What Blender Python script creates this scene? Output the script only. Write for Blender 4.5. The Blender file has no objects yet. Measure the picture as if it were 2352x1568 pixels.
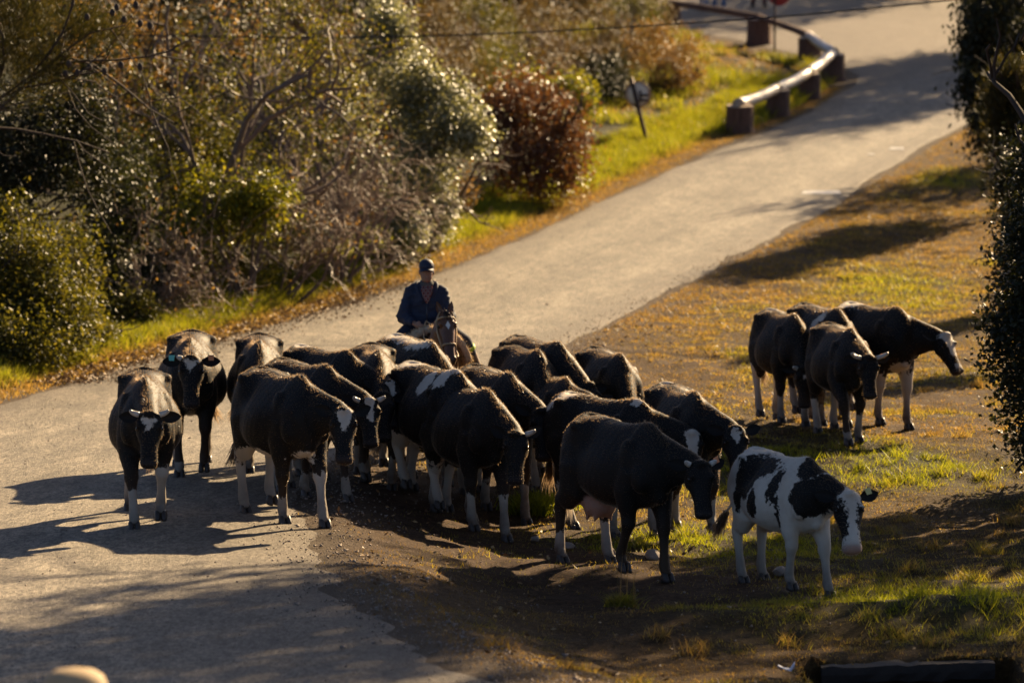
import bpy, bmesh, math, random
import numpy as np
from mathutils import Vector, Matrix

# ------------------------------------------------------------------ scene, camera, light
SC = bpy.context.scene
COL = SC.collection
CAM_Z, FPX, YH = 4.08, 8820.0, 210.0          # camera height, focal length and level row (2352 x 1568 frame)
PITCH = math.atan((784 - YH) / FPX)
cam_d = bpy.data.cameras.new('camera')
cam_d.lens = 135.0
cam_d.sensor_width = 36.0
cam_d.clip_start = 0.5
cam_d.clip_end = 2000
cam_d.dof.use_dof = True
cam_d.dof.focus_distance = 37.0
cam_d.dof.aperture_fstop = 2.0
cam = bpy.data.objects.new('camera', cam_d)
COL.objects.link(cam)
cam.location = (0, 0, CAM_Z)
cam.rotation_euler = (math.pi / 2 - PITCH, 0, 0)
SC.camera = cam

SUN_EL, SUN_AZ = 27.0, 33.0                    # degrees; azimuth from +Y towards +X
world = bpy.data.worlds.new('World')
SC.world = world
world.use_nodes = True
wn = world.node_tree.nodes
wl = world.node_tree.links
wn.clear()
wo = wn.new('ShaderNodeOutputWorld')
wb = wn.new('ShaderNodeBackground')
ws = wn.new('ShaderNodeTexSky')
ws.sky_type = 'NISHITA'
ws.sun_disc = False
ws.sun_elevation = math.radians(SUN_EL)
ws.sun_rotation = math.radians(SUN_AZ)
ws.dust_density = 1.0
ws.air_density = 0.4
wb.inputs['Strength'].default_value = 0.05
wl.new(ws.outputs[0], wb.inputs['Color'])
wl.new(wb.outputs[0], wo.inputs['Surface'])
sun_d = bpy.data.lights.new('sun', 'SUN')
sun_d.energy = 5.0
sun_d.angle = math.radians(0.6)
sun_d.color = (1.0, 0.74, 0.43)
sun = bpy.data.objects.new('sun', sun_d)
COL.objects.link(sun)
_e, _a = math.radians(SUN_EL), math.radians(SUN_AZ)
SUNV = Vector((math.sin(_a) * math.cos(_e), math.cos(_a) * math.cos(_e), math.sin(_e)))
sun.rotation_euler = SUNV.to_track_quat('Z', 'Y').to_euler()
SC.view_settings.view_transform = 'Standard'
SC.view_settings.look = 'None'
SC.view_settings.exposure = 1.45
SC.view_settings.gamma = 1.0
SC.view_settings.use_curve_mapping = False
SC.render.engine = 'CYCLES'
SC.cycles.use_denoising = True
SC.cycles.max_bounces = 6
SC.cycles.diffuse_bounces = 3
SC.cycles.glossy_bounces = 2
SC.cycles.transmission_bounces = 4
SC.cycles.transparent_max_bounces = 4
SC.cycles.sample_clamp_indirect = 4.0

R = np.random.RandomState(7)

# ------------------------------------------------------------------ noise and ground shape
def _hash(ix, iy, s):
    h = np.sin(ix * 127.1 + iy * 311.7 + s * 74.7) * 43758.5453
    return h - np.floor(h)
def vnoise(x, y, s=0):
    x = np.asarray(x, float); y = np.asarray(y, float)
    ix = np.floor(x); iy = np.floor(y)
    fx = x - ix; fy = y - iy
    fx = fx * fx * (3 - 2 * fx); fy = fy * fy * (3 - 2 * fy)
    a = _hash(ix, iy, s); b = _hash(ix + 1, iy, s); c = _hash(ix, iy + 1, s); d = _hash(ix + 1, iy + 1, s)
    return (a * (1 - fx) + b * fx) * (1 - fy) + (c * (1 - fx) + d * fx) * fy
def fbm(x, y, s=0, o=4):
    v = 0; a = 0.5; t = 0
    for i in range(o):
        v = v + a * vnoise(np.asarray(x) * 2 ** i, np.asarray(y) * 2 ** i, s + i * 3.1); t += a; a *= 0.5
    return v / t
def S(t):
    t = np.clip(t, 0, 1)
    return t * t * (3 - 2 * t)
def _smooth_knots(ky, kx):
    yy = np.linspace(-20, 260, 1401)
    xx = np.interp(yy, ky, kx)
    k = np.ones(21) / 21
    return yy, np.convolve(np.pad(xx, 10, 'edge'), k, 'valid')
_RY, _RX = _smooth_knots([-20, 20, 24, 26.5, 28.1, 31, 34.6, 38, 42, 48, 55, 57.5, 66, 78, 88, 100, 110, 120, 260],
                         [8, 4.5, 1.3, .1, -.6, -1.35, -1.75, -1.95, -2.0, -1.0, .6, 1.1, 3.3, 6.9, 10, 15, 24, 40, 60])
_LY, _LX = _smooth_knots([-20, 26, 40, 48.9, 55.5, 58, 66.3, 77.7, 86, 92, 100, 102, 106, 110, 114, 118, 123, 260],
                         [-20, -12, -9, -6.55, -4.9, -4.0, -1.3, 2.0, 4.7, 7.0, 9.0, 9.0, 7.6, 6.3, 4.3, -6, -30, -60])
def road_r(Y): return np.interp(Y, _RY, _RX)
def road_l(Y): return np.interp(Y, _LY, _LX)
CUL = (2.45, 3.82, 30.2)                        # culvert: x from, x to, y of its mouth
def gz(X, Y, bumps=True):
    X = np.asarray(X, float); Y = np.asarray(Y, float)
    t = np.maximum(Y - 40, 0)
    z = np.where(Y < 80, .00138 * np.minimum(t, 40) ** 2, 2.208 + .1104 * (np.minimum(Y, 128) - 80) + .03 * np.maximum(Y - 128, 0))
    xr = road_r(Y); xl = road_l(Y)
    z = z - .40 * S((X - xr - .1) / 2.0) * S((45 - Y) / 5.0)
    z = z + .15 * np.exp(-((Y - 32.2 - .12 * (X - 2)) / .7) ** 2) * S((X - .2) / 1.2)
    z = z - .85 * S((CUL[2] + .02 - Y) / .10) * S((X - CUL[0] + .18) / .2) * S((CUL[1] + .18 - X) / .2) * S((Y - 24) / 3)
    off = np.maximum(X - xr, xl - X)
    z = z + .25 * S((xl - X - .8) / 3.0) * S((Y - 30) / 10)
    if bumps:
        w = S((off - .15) / .7) * (1 - S((Y - 110) / 8))
        z = z + w * ((fbm(X * 1.1, Y * 1.1, 3) - .5) * .12 + (fbm(X * 3.4, Y * 3.4, 9, 3) - .5) * .10)
    return z
def g1(x, y): return float(gz(np.array([x]), np.array([y]))[0])

# pixel (2352 x 1568 frame) -> direction -> point on the ground or at a given distance Y
_cp, _sp = math.cos(PITCH), math.sin(PITCH)
def ray(px, py):
    dx = (px - 1176) / FPX; dz = -(py - 784) / FPX
    return Vector((dx, _cp + dz * _sp, -_sp + dz * _cp))
def at(px, py, Y):
    d = ray(px, py); k = Y / d.y
    return Vector((d.x * k, Y, CAM_Z + d.z * k))
def ground_at(px, py, h=0.0):
    """first point along the pixel's ray that lies h above the ground"""
    d = ray(px, py); y = 20.0
    while y < 160:
        k = y / d.y
        if CAM_Z + d.z * k <= g1(d.x * k, y) + h: break
        y += .1
    k = y / d.y
    return Vector((d.x * k, y, g1(d.x * k, y)))

# ------------------------------------------------------------------ mesh helpers
def np_mesh(name, V, F, smooth=False):
    """V (n,3), F (m,k) with one k"""
    V = np.asarray(V, np.float32); F = np.asarray(F, np.int32)
    me = bpy.data.meshes.new(name)
    me.vertices.add(len(V)); me.vertices.foreach_set('co', V.ravel())
    k = F.shape[1]
    me.loops.add(F.size); me.loops.foreach_set('vertex_index', F.ravel())
    me.polygons.add(len(F)); me.polygons.foreach_set('loop_start', np.arange(0, F.size, k, dtype=np.int32))
    if smooth: me.polygons.foreach_set('use_smooth', np.ones(len(F), bool))
    me.update(calc_edges=True)
    return me
def py_mesh(name, V, F, smooth=False):
    me = bpy.data.meshes.new(name)
    me.from_pydata([tuple(v) for v in V], [], [tuple(f) for f in F])
    if smooth: me.polygons.foreach_set('use_smooth', np.ones(len(me.polygons), bool))
    me.update()
    return me
def obj(name, me, mat=None, parent=None, loc=None):
    o = bpy.data.objects.new(name, me); COL.objects.link(o)
    if mat is not None:
        me.materials.clear(); me.materials.append(mat)
    if parent is not None: o.parent = parent
    if loc is not None: o.location = loc
    return o
def empty(name, loc=(0, 0, 0), rz=0.0):
    o = bpy.data.objects.new(name, None); COL.objects.link(o)
    o.location = loc; o.rotation_euler = (0, 0, rz); o.empty_display_size = .2
    return o
def tag(o, label=None, cat=None, group=None, kind=None):
    if label: o['label'] = label
    if cat: o['category'] = cat
    if group: o['group'] = group
    if kind: o['kind'] = kind
    return o
def fattr(me, name, vals):
    a = me.attributes.new(name, 'FLOAT', 'POINT'); a.data.foreach_set('value', np.asarray(vals, np.float32))
def cattr(me, name, rgb):
    rgb = np.asarray(rgb, np.float32)
    a = me.attributes.new(name, 'FLOAT_COLOR', 'POINT')
    a.data.foreach_set('color', np.concatenate([rgb, np.ones((len(rgb), 1), np.float32)], 1).ravel())

class MB:
    """collects tubes, lofts and boxes into one mesh"""
    def __init__(s): s.V = []; s.F = []
    def add(s, V, F):
        b = len(s.V); s.V.extend([tuple(v) for v in V]); s.F.extend([tuple(i + b for i in f) for f in F])
    def loft(s, rings, cap=True):
        n = len(rings[0]); b = len(s.V)
        for r in rings: s.V.extend([tuple(v) for v in r])
        for i in range(len(rings) - 1):
            for j in range(n):
                a, c = b + i * n + j, b + i * n + (j + 1) % n
                s.F.append((a, c, c + n, a + n))
        if cap:
            for i, fl in ((0, True), (len(rings) - 1, False)):
                c = np.mean(np.array(rings[i]), 0); s.V.append(tuple(c)); k = len(s.V) - 1
                for j in range(n):
                    a, d = b + i * n + j, b + i * n + (j + 1) % n
                    s.F.append((k, d, a) if fl else (k, a, d))
    def tube(s, pts, rad, sides=8, up=(0, 0, 1), cap=True):
        """rad: list of r or (r_side, r_up)"""
        pts = [Vector(p) for p in pts]; rings = []
        U = Vector(up)
        for i, p in enumerate(pts):
            t = (pts[min(i + 1, len(pts) - 1)] - pts[max(i - 1, 0)]).normalized()
            sd = t.cross(U)
            if sd.length < 1e-3: sd = t.cross(Vector((1, 0, 0)))
            sd.normalize(); u = sd.cross(t).normalized()
            ra = rad[i] if isinstance(rad[i], (tuple, list)) else (rad[i], rad[i])
            rings.append([p + sd * (math.cos(a) * ra[0]) + u * (math.sin(a) * ra[1]) for a in np.linspace(0, 2 * math.pi, sides, endpoint=False)])
        s.loft(rings, cap)
    def ball(s, c, r, nu=10, nv=7, rot=None):
        r = r if isinstance(r, (tuple, list)) else (r, r, r)
        c = Vector(c); rings = []
        for i in range(1, nv):
            ph = math.pi * i / nv
            ring = []
            for j in range(nu):
                th = 2 * math.pi * j / nu
                v = Vector((math.sin(ph) * math.cos(th) * r[0], math.sin(ph) * math.sin(th) * r[1], -math.cos(ph) * r[2]))
                ring.append(c + (rot @ v if rot is not None else v))
            rings.append(ring)
        s.loft(rings, True)
    def box(s, c, h, rot=None):
        c = Vector(c); V = []
        for dx in (-1, 1):
            for dy in (-1, 1):
                for dz in (-1, 1):
                    v = Vector((dx * h[0], dy * h[1], dz * h[2])); V.append(c + (rot @ v if rot is not None else v))
        s.add(V, [(0, 1, 3, 2), (4, 6, 7, 5), (0, 4, 5, 1), (2, 3, 7, 6), (0, 2, 6, 4), (1, 5, 7, 3)])
    def mesh(s, name, smooth=True): return py_mesh(name, s.V, s.F, smooth)
    def build(s, name, mat, parent=None, smooth=True): return obj(name, s.mesh(name, smooth), mat, parent)

def crom(P, n, closed=False):
    """Catmull-Rom through control rows P"""
    P = np.asarray(P, float); m = len(P); out = []
    segs = m if closed else m - 1
    for i in range(segs):
        if closed: a, b, c, d = P[(i - 1) % m], P[i], P[(i + 1) % m], P[(i + 2) % m]
        else: a, b, c, d = P[max(i - 1, 0)], P[i], P[i + 1], P[min(i + 2, m - 1)]
        for k in range(n):
            t = k / n
            out.append(.5 * (2 * b + (c - a) * t + (2 * a - 5 * b + 4 * c - d) * t * t + (3 * b - a - 3 * c + d) * t ** 3))
    if not closed: out.append(P[-1])
    return np.array(out)

def remesh(mb, voxel, smooth=4, fac=.5):
    """one continuous skin over everything collected in mb"""
    me = py_mesh('skin', mb.V, mb.F)
    o = bpy.data.objects.new('skin', me); COL.objects.link(o)
    m = o.modifiers.new('r', 'REMESH'); m.mode = 'VOXEL'; m.voxel_size = voxel
    if smooth:
        k = o.modifiers.new('s', 'SMOOTH'); k.factor = fac; k.iterations = smooth
    dg = bpy.context.evaluated_depsgraph_get()
    res = bpy.data.meshes.new_from_object(o.evaluated_get(dg), depsgraph=dg)
    bpy.data.objects.remove(o); bpy.data.meshes.remove(me)
    res.polygons.foreach_set('use_smooth', np.ones(len(res.polygons), bool))
    return res
def coords(me):
    V = np.empty(len(me.vertices) * 3, np.float32); me.vertices.foreach_get('co', V); return V.reshape(-1, 3).astype(float)
def normals(me):
    V = np.empty(len(me.vertices) * 3, np.float32); me.vertices.foreach_get('normal', V); return V.reshape(-1, 3).astype(float)

# ------------------------------------------------------------------ materials
class NT:
    def __init__(s, name):
        s.m = bpy.data.materials.new(name); s.m.use_nodes = True
        s.t = s.m.node_tree; s.t.nodes.clear(); s.out = s.n('ShaderNodeOutputMaterial')
    def n(s, typ, ins=None, **kw):
        x = s.t.nodes.new(typ)
        for k, v in kw.items(): setattr(x, k, v)
        for k, v in (ins or {}).items():
            sock = x.inputs[k]
            if hasattr(v, 'is_output'): s.t.links.new(v, sock)
            else: sock.default_value = v
        return x
    def noise(s, scale, vec=None, detail=4, rough=.55):
        ins = {'Scale': scale, 'Detail': detail, 'Roughness': rough}
        if vec is not None: ins['Vector'] = vec
        return s.n('ShaderNodeTexNoise', ins).outputs['Fac']
    def ramp(s, fac, stops):
        r = s.n('ShaderNodeValToRGB', {'Fac': fac}); e = r.color_ramp.elements
        while len(e) < len(stops): e.new(.5)
        for k, (p, c) in enumerate(stops):
            e[k].position = p; e[k].color = (c[0], c[1], c[2], 1)
        return r.outputs['Color']
    def mix(s, f, a, b, blend='MIX'):
        x = s.n('ShaderNodeMix', data_type='RGBA', blend_type=blend)
        for k, v in ((0, f), (6, a), (7, b)):
            if hasattr(v, 'is_output'): s.t.links.new(v, x.inputs[k])
            else: x.inputs[k].default_value = v if k == 0 else (v[0], v[1], v[2], 1)
        return x.outputs[2]
    def math(s, op, a, b=0.0, c=None):
        x = s.n('ShaderNodeMath', operation=op)
        for k, v in enumerate((a, b) if c is None else (a, b, c)):
            if hasattr(v, 'is_output'): s.t.links.new(v, x.inputs[k])
            else: x.inputs[k].default_value = v
        return x.outputs[0]
    def attr(s, name, out='Fac'): return s.n('ShaderNodeAttribute', attribute_name=name).outputs[out]
    def pos(s): return s.n('ShaderNodeNewGeometry').outputs['Position']
    def objco(s): return s.n('ShaderNodeTexCoord').outputs['Object']
    def bump(s, h, strength=.5, dist=.02):
        return s.n('ShaderNodeBump', {'Height': h, 'Strength': strength, 'Distance': dist}).outputs[0]
    def bsdf(s, color, rough=.6, **ins):
        d = {'Base Color': color if hasattr(color, 'is_output') else (*color[:3], 1), 'Roughness': rough}
        d.update(ins)
        return s.n('ShaderNodeBsdfPrincipled', d).outputs[0]
    def fin(s, sh): s.t.links.new(sh, s.out.inputs[0]); return s.m

def plain(name, c, rough=.6, var=.25, scale=8.0, bump=.2, metallic=0.0, **ins):
    t = NT(name); p = t.objco(); n = t.noise(scale, p)
    col = t.mix(n, [x * (1 - var) for x in c], [min(1, x * (1 + var)) for x in c])
    b = t.bump(t.noise(scale * 5, p), bump, .01)
    return t.fin(t.bsdf(col, rough, Normal=b, Metallic=metallic, **ins))
def leafmat(name, c0, c1, c2, rough=.35, trans=.45, spec=.5):
    """c0..c2: leaf colours by the per-leaf tint"""
    t = NT(name); f = t.attr('tint')
    col = t.ramp(f, [(0, c0), (.5, c1), (1, c2)])
    sh = t.bsdf(col, rough, **{'Specular IOR Level': spec})
    tr = t.n('ShaderNodeBsdfTranslucent', {'Color': t.mix(1.0, col, (1.5, 1.35, .7), 'MULTIPLY')}).outputs[0]
    return t.fin(t.n('ShaderNodeMixShader', {0: trans, 1: sh, 2: tr}).outputs[0])
# ------------------------------------------------------------------ the setting: ground, road
def zones(X, Y):
    """green, dirt share of the ground at a place"""
    xr = road_r(Y); xl = road_l(Y); off = np.maximum(X - xr, xl - X)
    right = X > (xr + xl) / 2
    n = fbm(X * .55, Y * .4, 21); n2 = fbm(X * 2.2, Y * 2.2, 33)
    def blob(cx, cy, rx, ry): return np.exp(-(((X - cx) / rx) ** 2 + ((Y - cy) / ry) ** 2))
    g = S((n - .52) / .22) * .35
    g = g + 1.1 * blob(3.6, 43.0, 2.2, 1.4) + 1.2 * blob(3.9, 33.2, 1.5, 1.9) + .8 * blob(2.7, 37.5, 1.2, 2.2) + .7 * blob(1.2, 38.5, 1.2, 1.5)
    g = g + .8 * blob(6.3, 64, 1.3, 4) + .5 * blob(8.7, 80, 1.5, 2) + .45 * blob(1.2, 27.6, 1.2, .8) + .25 * blob(4.5, 57, 2.5, 4) + .35 * blob(2.5, 48, 1.2, 1.2)
    left = S((xl - X - .55) / .5)
    g = np.where(right, g * S((off - .3) / .8), left * 1.1)
    d = .9 * blob(-.3, 36.5, 2.2, 2.6) + .9 * blob(1.3, 34.2, 1.4, 1.2) + .7 * blob(-.9, 40.5, 1.3, 2.5) + .5 * blob(2.7, 35.6, 1.0, .9)
    d = d + .5 * np.exp(-(np.abs(off) / .35)) + .25 * S((fbm(X * .7, Y * .5, 61) - .5) / .2)
    d = np.where(right, d, .5 * np.exp(-(np.abs(off) / .3)))
    d = np.where(Y > 100, d + S((Y - 101) / 4), d)
    g = np.clip(g * (.55 + .9 * n2), 0, 1)
    return g, np.clip(d * (.6 + .8 * n2), 0, 1)

gx = np.concatenate([np.array([-300, -200, -120, -80, -50, -36, -28, -22, -18, -15, -13.5]), np.arange(-12.5, 12.5, .16), np.array([13, 14, 15.5, 18, 22, 28, 36, 50, 80, 120, 200, 300])])
gy = np.concatenate([np.array([-60, -30, -10, 2, 10, 15, 18, 20, 21.5]), np.arange(22.5, 50, .15), np.arange(50, 75, .3), np.arange(75, 128, .6), np.array([130, 134, 140, 150, 165, 185, 220, 280, 380, 600])])
GX, GY = np.meshgrid(gx, gy)
GZ = gz(GX, GY)
nx, ny = len(gx), len(gy)
i0 = (np.arange(ny - 1)[:, None] * nx + np.arange(nx - 1)[None, :]).ravel()
gme = np_mesh('ground', np.stack([GX.ravel(), GY.ravel(), GZ.ravel()], 1), np.stack([i0, i0 + 1, i0 + nx + 1, i0 + nx], 1), True)
_g, _d = zones(GX.ravel(), GY.ravel())
fattr(gme, 'green', _g); fattr(gme, 'dirt', _d)
_o = np.maximum(GX - road_r(GY), road_l(GY) - GX).ravel(); fattr(gme, 'edge', np.exp(-np.maximum(_o, 0) / .45) * (.5 + fbm(GX.ravel() * 2, GY.ravel() * 2, 17)))
t = NT('dry_ground'); p = t.pos()
n1 = t.noise(1.6, p, 6, .65); n2 = t.noise(14, p, 5, .7); n3 = t.noise(70, p, 3, .7)
dry = t.ramp(n2, [(.25, (.055, .028, .009)), (.5, (.15, .082, .025)), (.75, (.28, .165, .058))])
drt = t.ramp(n2, [(.25, (.045, .024, .013)), (.55, (.12, .064, .032)), (.8, (.22, .125, .068))])
grn = t.ramp(n2, [(.25, (.022, .030, .008)), (.6, (.065, .075, .018)), (.85, (.13, .125, .035))])
c = t.mix(t.math('MULTIPLY', t.attr('green'), t.math('ADD', n1, .35)), dry, grn)
c = t.mix(t.math('MULTIPLY', t.attr('dirt'), 1.0), c, drt)
c = t.mix(t.ramp(n3, [(.35, (0, 0, 0)), (.7, (1, 1, 1))]), t.mix(1.0, c, (.55, .55, .55), 'MULTIPLY'), c)
c = t.mix(t.n('ShaderNodeClamp', {0: t.math('MULTIPLY', t.attr('edge'), t.math('ADD', n2, .3))}).outputs[0], c, t.mix(n3, (.09, .068, .048), (.21, .165, .12)))
hgt = t.math('ADD', t.math('MULTIPLY', n2, .6), t.math('MULTIPLY', n3, .5))
ground = obj('ground', gme, t.fin(t.bsdf(c, .85, Normal=t.bump(hgt, 1.0, .11), **{'Specular IOR Level': .12})))
tag(ground, 'dry brown roadside earth and thin grass', None, None, 'structure')

# asphalt road: a strip a little above the ground, with ragged edges
ry = np.concatenate([np.arange(16, 50, .18), np.arange(50, 80, .35), np.arange(80, 124, .7)])
us = np.concatenate([[0, .012], np.linspace(.03, .97, 56), [.988, 1]])
eL = road_l(ry) + (fbm(ry * .6, ry * 0 + 5.3, 41, 6) - .5) * .45
eR = road_r(ry) + (fbm(ry * .7, ry * 0 + 9.4, 43, 6) - .5) * (.55 + 1.0 * S((38 - ry) / 4))
RX = eL[:, None] * (1 - us) + eR[:, None] * us
RYY = np.repeat(ry[:, None], len(us), 1)
RZ = gz(RX, RYY) + .014 - .022 * (1 - S(np.minimum(us, 1 - us) / .05))
m_, n_ = RX.shape
i0 = (np.arange(m_ - 1)[:, None] * n_ + np.arange(n_ - 1)[None, :]).ravel()
rme = np_mesh('road', np.stack([RX.ravel(), RYY.ravel(), RZ.ravel()], 1), np.stack([i0, i0 + 1, i0 + n_ + 1, i0 + n_], 1), True)
fattr(rme, 'across', np.repeat(us[None, :], m_, 0).ravel())
fattr(rme, 'dust', (S((RYY - 92) / 14) + .9 * np.exp(-np.minimum(us, 1 - us) * 6.0 / .55)[None, :] * np.ones_like(RYY)).clip(0, 1).ravel())
t = NT('worn_asphalt'); p = t.pos()
ac = t.attr('across')
sxyz = t.n('ShaderNodeSeparateXYZ', {0: p})
along = t.n('ShaderNodeCombineXYZ', {0: t.math('MULTIPLY', ac, 34.0), 1: t.math('MULTIPLY', sxyz.outputs[1], .22)}).outputs[0]
streak = t.noise(1.0, along, 5, .65)
squash = t.n('ShaderNodeMapping', {'Vector': p, 'Scale': (1, .3, 1)}).outputs[0]; grit = t.noise(26, squash, 5, .85); patch = t.noise(.55, p, 6, .65); mid = t.noise(3.2, squash, 6, .8); spk = t.n('ShaderNodeTexVoronoi', {'Vector': p, 'Scale': 26.0}).outputs['Color']
lane = t.ramp(ac, [(0, (.15, .15, .15)), (.14, (.3, .3, .3)), (.28, (.85, .85, .85)), (.42, (.4, .4, .4)), (.56, (.45, .45, .45)), (.72, (.95, .95, .95)), (.85, (.35, .35, .35)), (1, (.1, .1, .1))])
lane = t.mix(.30, lane, t.ramp(streak, [(.38, (0, 0, 0)), (.62, (1, 1, 1))]))
lane = t.mix(.25, lane, t.ramp(patch, [(.35, (0, 0, 0)), (.65, (1, 1, 1))]))
col = t.mix(lane, (.058, .052, .046), (.27, .24, .20))
col = t.mix(1.0, col, t.ramp(grit, [(.36, (.35, .35, .35)), (.64, (1.7, 1.65, 1.55))]), 'MULTIPLY')
col = t.mix(1.0, col, t.ramp(mid, [(.36, (.6, .6, .6)), (.64, (1.35, 1.32, 1.25))]), 'MULTIPLY')
col = t.mix(t.math('MULTIPLY', t.attr('dust'), t.math('ADD', mid, .25)), col, (.085, .058, .038))
crack = t.n('ShaderNodeTexVoronoi', {'Vector': t.n('ShaderNodeVectorMath', {0: p, 1: t.n('ShaderNodeTexNoise', {'Vector': p, 'Scale': 1.2}).outputs['Color']}, operation='ADD').outputs[0], 'Scale': .45}, feature='DISTANCE_TO_EDGE').outputs['Distance']
ck = t.math('MULTIPLY', t.ramp(crack, [(.0, (1, 1, 1)), (.012, (0, 0, 0))]), t.ramp(patch, [(.5, (0, 0, 0)), (.6, (.8, .8, .8))]))
col = t.mix(ck, col, (.02, .017, .014))
h = t.math('ADD', grit, t.math('MULTIPLY', mid, .4))
rsh = t.bsdf(col, .72, Normal=t.bump(h, .85, .03), **{'Specular IOR Level': t.math('MULTIPLY', grit, .8), 'Specular Tint': (1.0, .86, .66, 1)})
road = obj('road', rme, t.fin(rsh))
tag(road, 'worn grey asphalt road climbing to the upper right', None, None, 'structure')

# pale mottled dashes on the asphalt
t = NT('worn_paint'); pp = t.pos(); PAINT = t.fin(t.bsdf(t.mix(t.ramp(t.noise(9, pp, 5, .8), [(.42, (0, 0, 0)), (.55, (1, 1, 1))]), (.26, .23, .19), (.80, .76, .66)), .45))
for (xa, xb, ya, yb) in ((1840, 1932, 442, 449), (2040, 2078, 342, 347), (1990, 2010, 356, 359)):
    qs = [ground_at(xa, yb), ground_at(xb, yb), ground_at(xb - 4, ya), ground_at(xa + 6, ya)]
    nn_ = 8; VV = []
    for u in np.linspace(0, 1, nn_):
        for w_ in np.linspace(0, 1, 4):
            q = qs[0].lerp(qs[1], u).lerp(qs[3].lerp(qs[2], u), w_); VV.append((q.x, q.y, g1(q.x, q.y) + .024))
    o = obj('road_marking', py_mesh('road_marking', VV, [(i * 4 + j, i * 4 + 4 + j, i * 4 + 5 + j, i * 4 + 1 + j) for i in range(nn_ - 1) for j in range(3)]), PAINT, road)
# ------------------------------------------------------------------ cattle
t = NT('cow_coat'); p = t.objco()
pat = t.attr('pat'); skin = t.attr('skin', 'Color'); sk = t.attr('skin_mask')
nz = t.math('ADD', t.math('MULTIPLY', t.noise(20, p, 5, .7), .6), t.math('MULTIPLY', t.noise(6, p, 3), .5))
wm = t.math('MULTIPLY', t.math('ADD', t.math('ADD', pat, t.math('MULTIPLY', t.math('SUBTRACT', nz, .5), .26)), .006), 70.0)
wm = t.n('ShaderNodeClamp', {0: wm}).outputs[0]
hairn = t.noise(60, p, 3, .7)
blk = t.mix(hairn, (.006, .0055, .005), (.022, .019, .016))
wht = t.mix(t.noise(5, p, 4), (.44, .37, .28), (.76, .70, .60))
dirtm = t.n('ShaderNodeClamp', {0: t.math('MULTIPLY', t.math('ADD', t.noise(5, p, 4), .15), t.attr('mud'))}).outputs[0]
col = t.mix(wm, blk, wht)
col = t.mix(dirtm, col, (.085, .050, .028))
col = t.mix(sk, col, skin)
COAT = t.fin(t.bsdf(col, .6, Normal=t.bump(t.math('ADD', t.noise(90, p, 2), t.noise(12, p, 3)), .3, .01), **{'Specular IOR Level': .16, 'Sheen Weight': .6, 'Sheen Roughness': .15, 'Sheen Tint': (1, .72, .46, 1)}))
t = NT('coat_hair_dark')
col = t.ramp(t.attr('tint'), [(0, (.010, .008, .006)), (1, (.055, .040, .027))])
HAIR_D = t.fin(t.n('ShaderNodeMixShader', {0: .5, 1: t.bsdf(col, .33, **{'Specular IOR Level': .6}), 2: t.n('ShaderNodeBsdfTranslucent', {'Color': (.55, .38, .22, 1)}).outputs[0]}).outputs[0])
t = NT('coat_hair_pale')
HAIR_W = t.fin(t.n('ShaderNodeMixShader', {0: .4, 1: t.bsdf((.6, .52, .42), .45), 2: t.n('ShaderNodeBsdfTranslucent', {'Color': (.6, .5, .38, 1)}).outputs[0]}).outputs[0])
HORN = plain('horn', (.55, .50, .42), .35, .3, 12, .2)
HOOF = plain('hoof', (.055, .042, .034), .45, .4, 18, .4)
EYE = plain('eye', (.012, .008, .006), .08, .1, 5, 0)
TAGS = {'orange': plain('tag_orange', (.75, .26, .08), .4, .1), 'teal': plain('tag_teal', (.12, .48, .42), .4, .1), 'yellow': plain('tag_yellow', (.62, .56, .22), .4, .1)}

# trunk stations: x, top z, (y1,z1), (y2,z2), (y3,z3), bottom z
TRUNK = [(-.84, 1.22, .07, 1.19, .12, 1.06, .09, .95, .90),
         (-.78, 1.30, .13, 1.24, .20, 1.05, .17, .86, .80),
         (-.62, 1.375, .19, 1.305, .245, 1.06, .21, .81, .72),
         (-.42, 1.41, .232, 1.325, .255, 1.06, .235, .79, .66),
         (-.22, 1.405, .165, 1.305, .275, 1.04, .27, .76, .615),
         (.00, 1.385, .14, 1.315, .315, 1.03, .30, .73, .585),
         (.22, 1.385, .125, 1.315, .315, 1.03, .28, .735, .59),
         (.42, 1.405, .095, 1.325, .265, 1.06, .23, .78, .61),
         (.58, 1.43, .07, 1.35, .22, 1.10, .19, .82, .635),
         (.72, 1.385, .07, 1.31, .20, 1.10, .17, .86, .68),
         (.84, 1.28, .07, 1.23, .16, 1.08, .13, .90, .76),
         (.90, 1.17, .05, 1.14, .09, 1.05, .07, .95, .86)]
HEAD = [(-.07, .06, .00, -.11), (-.02, .118, .045, -.15), (.05, .142, .055, -.18), (.13, .148, .048, -.20), (.21, .130, .034, -.20),
        (.30, .100, .022, -.188), (.38, .092, .014, -.168), (.45, .094, .010, -.162), (.50, .100, .004, -.16), (.545, .092, -.012, -.15), (.57, .05, -.045, -.10)]

def trunk_rings(T, fat):
    T = np.array(T, float); T = crom(T, 3)
    rings = []
    for r in T:
        x, zt, y1, z1, y2, z2, y3, z3, zb = r
        y2 *= fat; y3 *= fat
        P = [(0, zt), (y1, z1), (y2, z2), (y3, z3), (0, zb), (-y3, z3), (-y2, z2), (-y1, z1)]
        rings.append([(x, a, b) for a, b in crom(P, 4, True)])
    return rings
def head_rings(HM, table, sc=1.0):
    rings = []
    for x, w, zt, zb in crom(np.array(table), 2):
        c = (zt + zb) / 2; hz = (zt - zb) / 2; ring = []
        for k in range(20):
            a = 2 * math.pi * k / 20
            ca, sa = math.cos(a), math.sin(a)
            yy = math.copysign(abs(ca) ** .75, ca) * w * (1 - .22 * max(0, -sa)); zz = math.copysign(abs(sa) ** .8, sa) * hz
            ring.append(HM @ Vector((x * sc, yy * sc, (c + zz) * sc)))
        rings.append(ring)
    return rings
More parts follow.
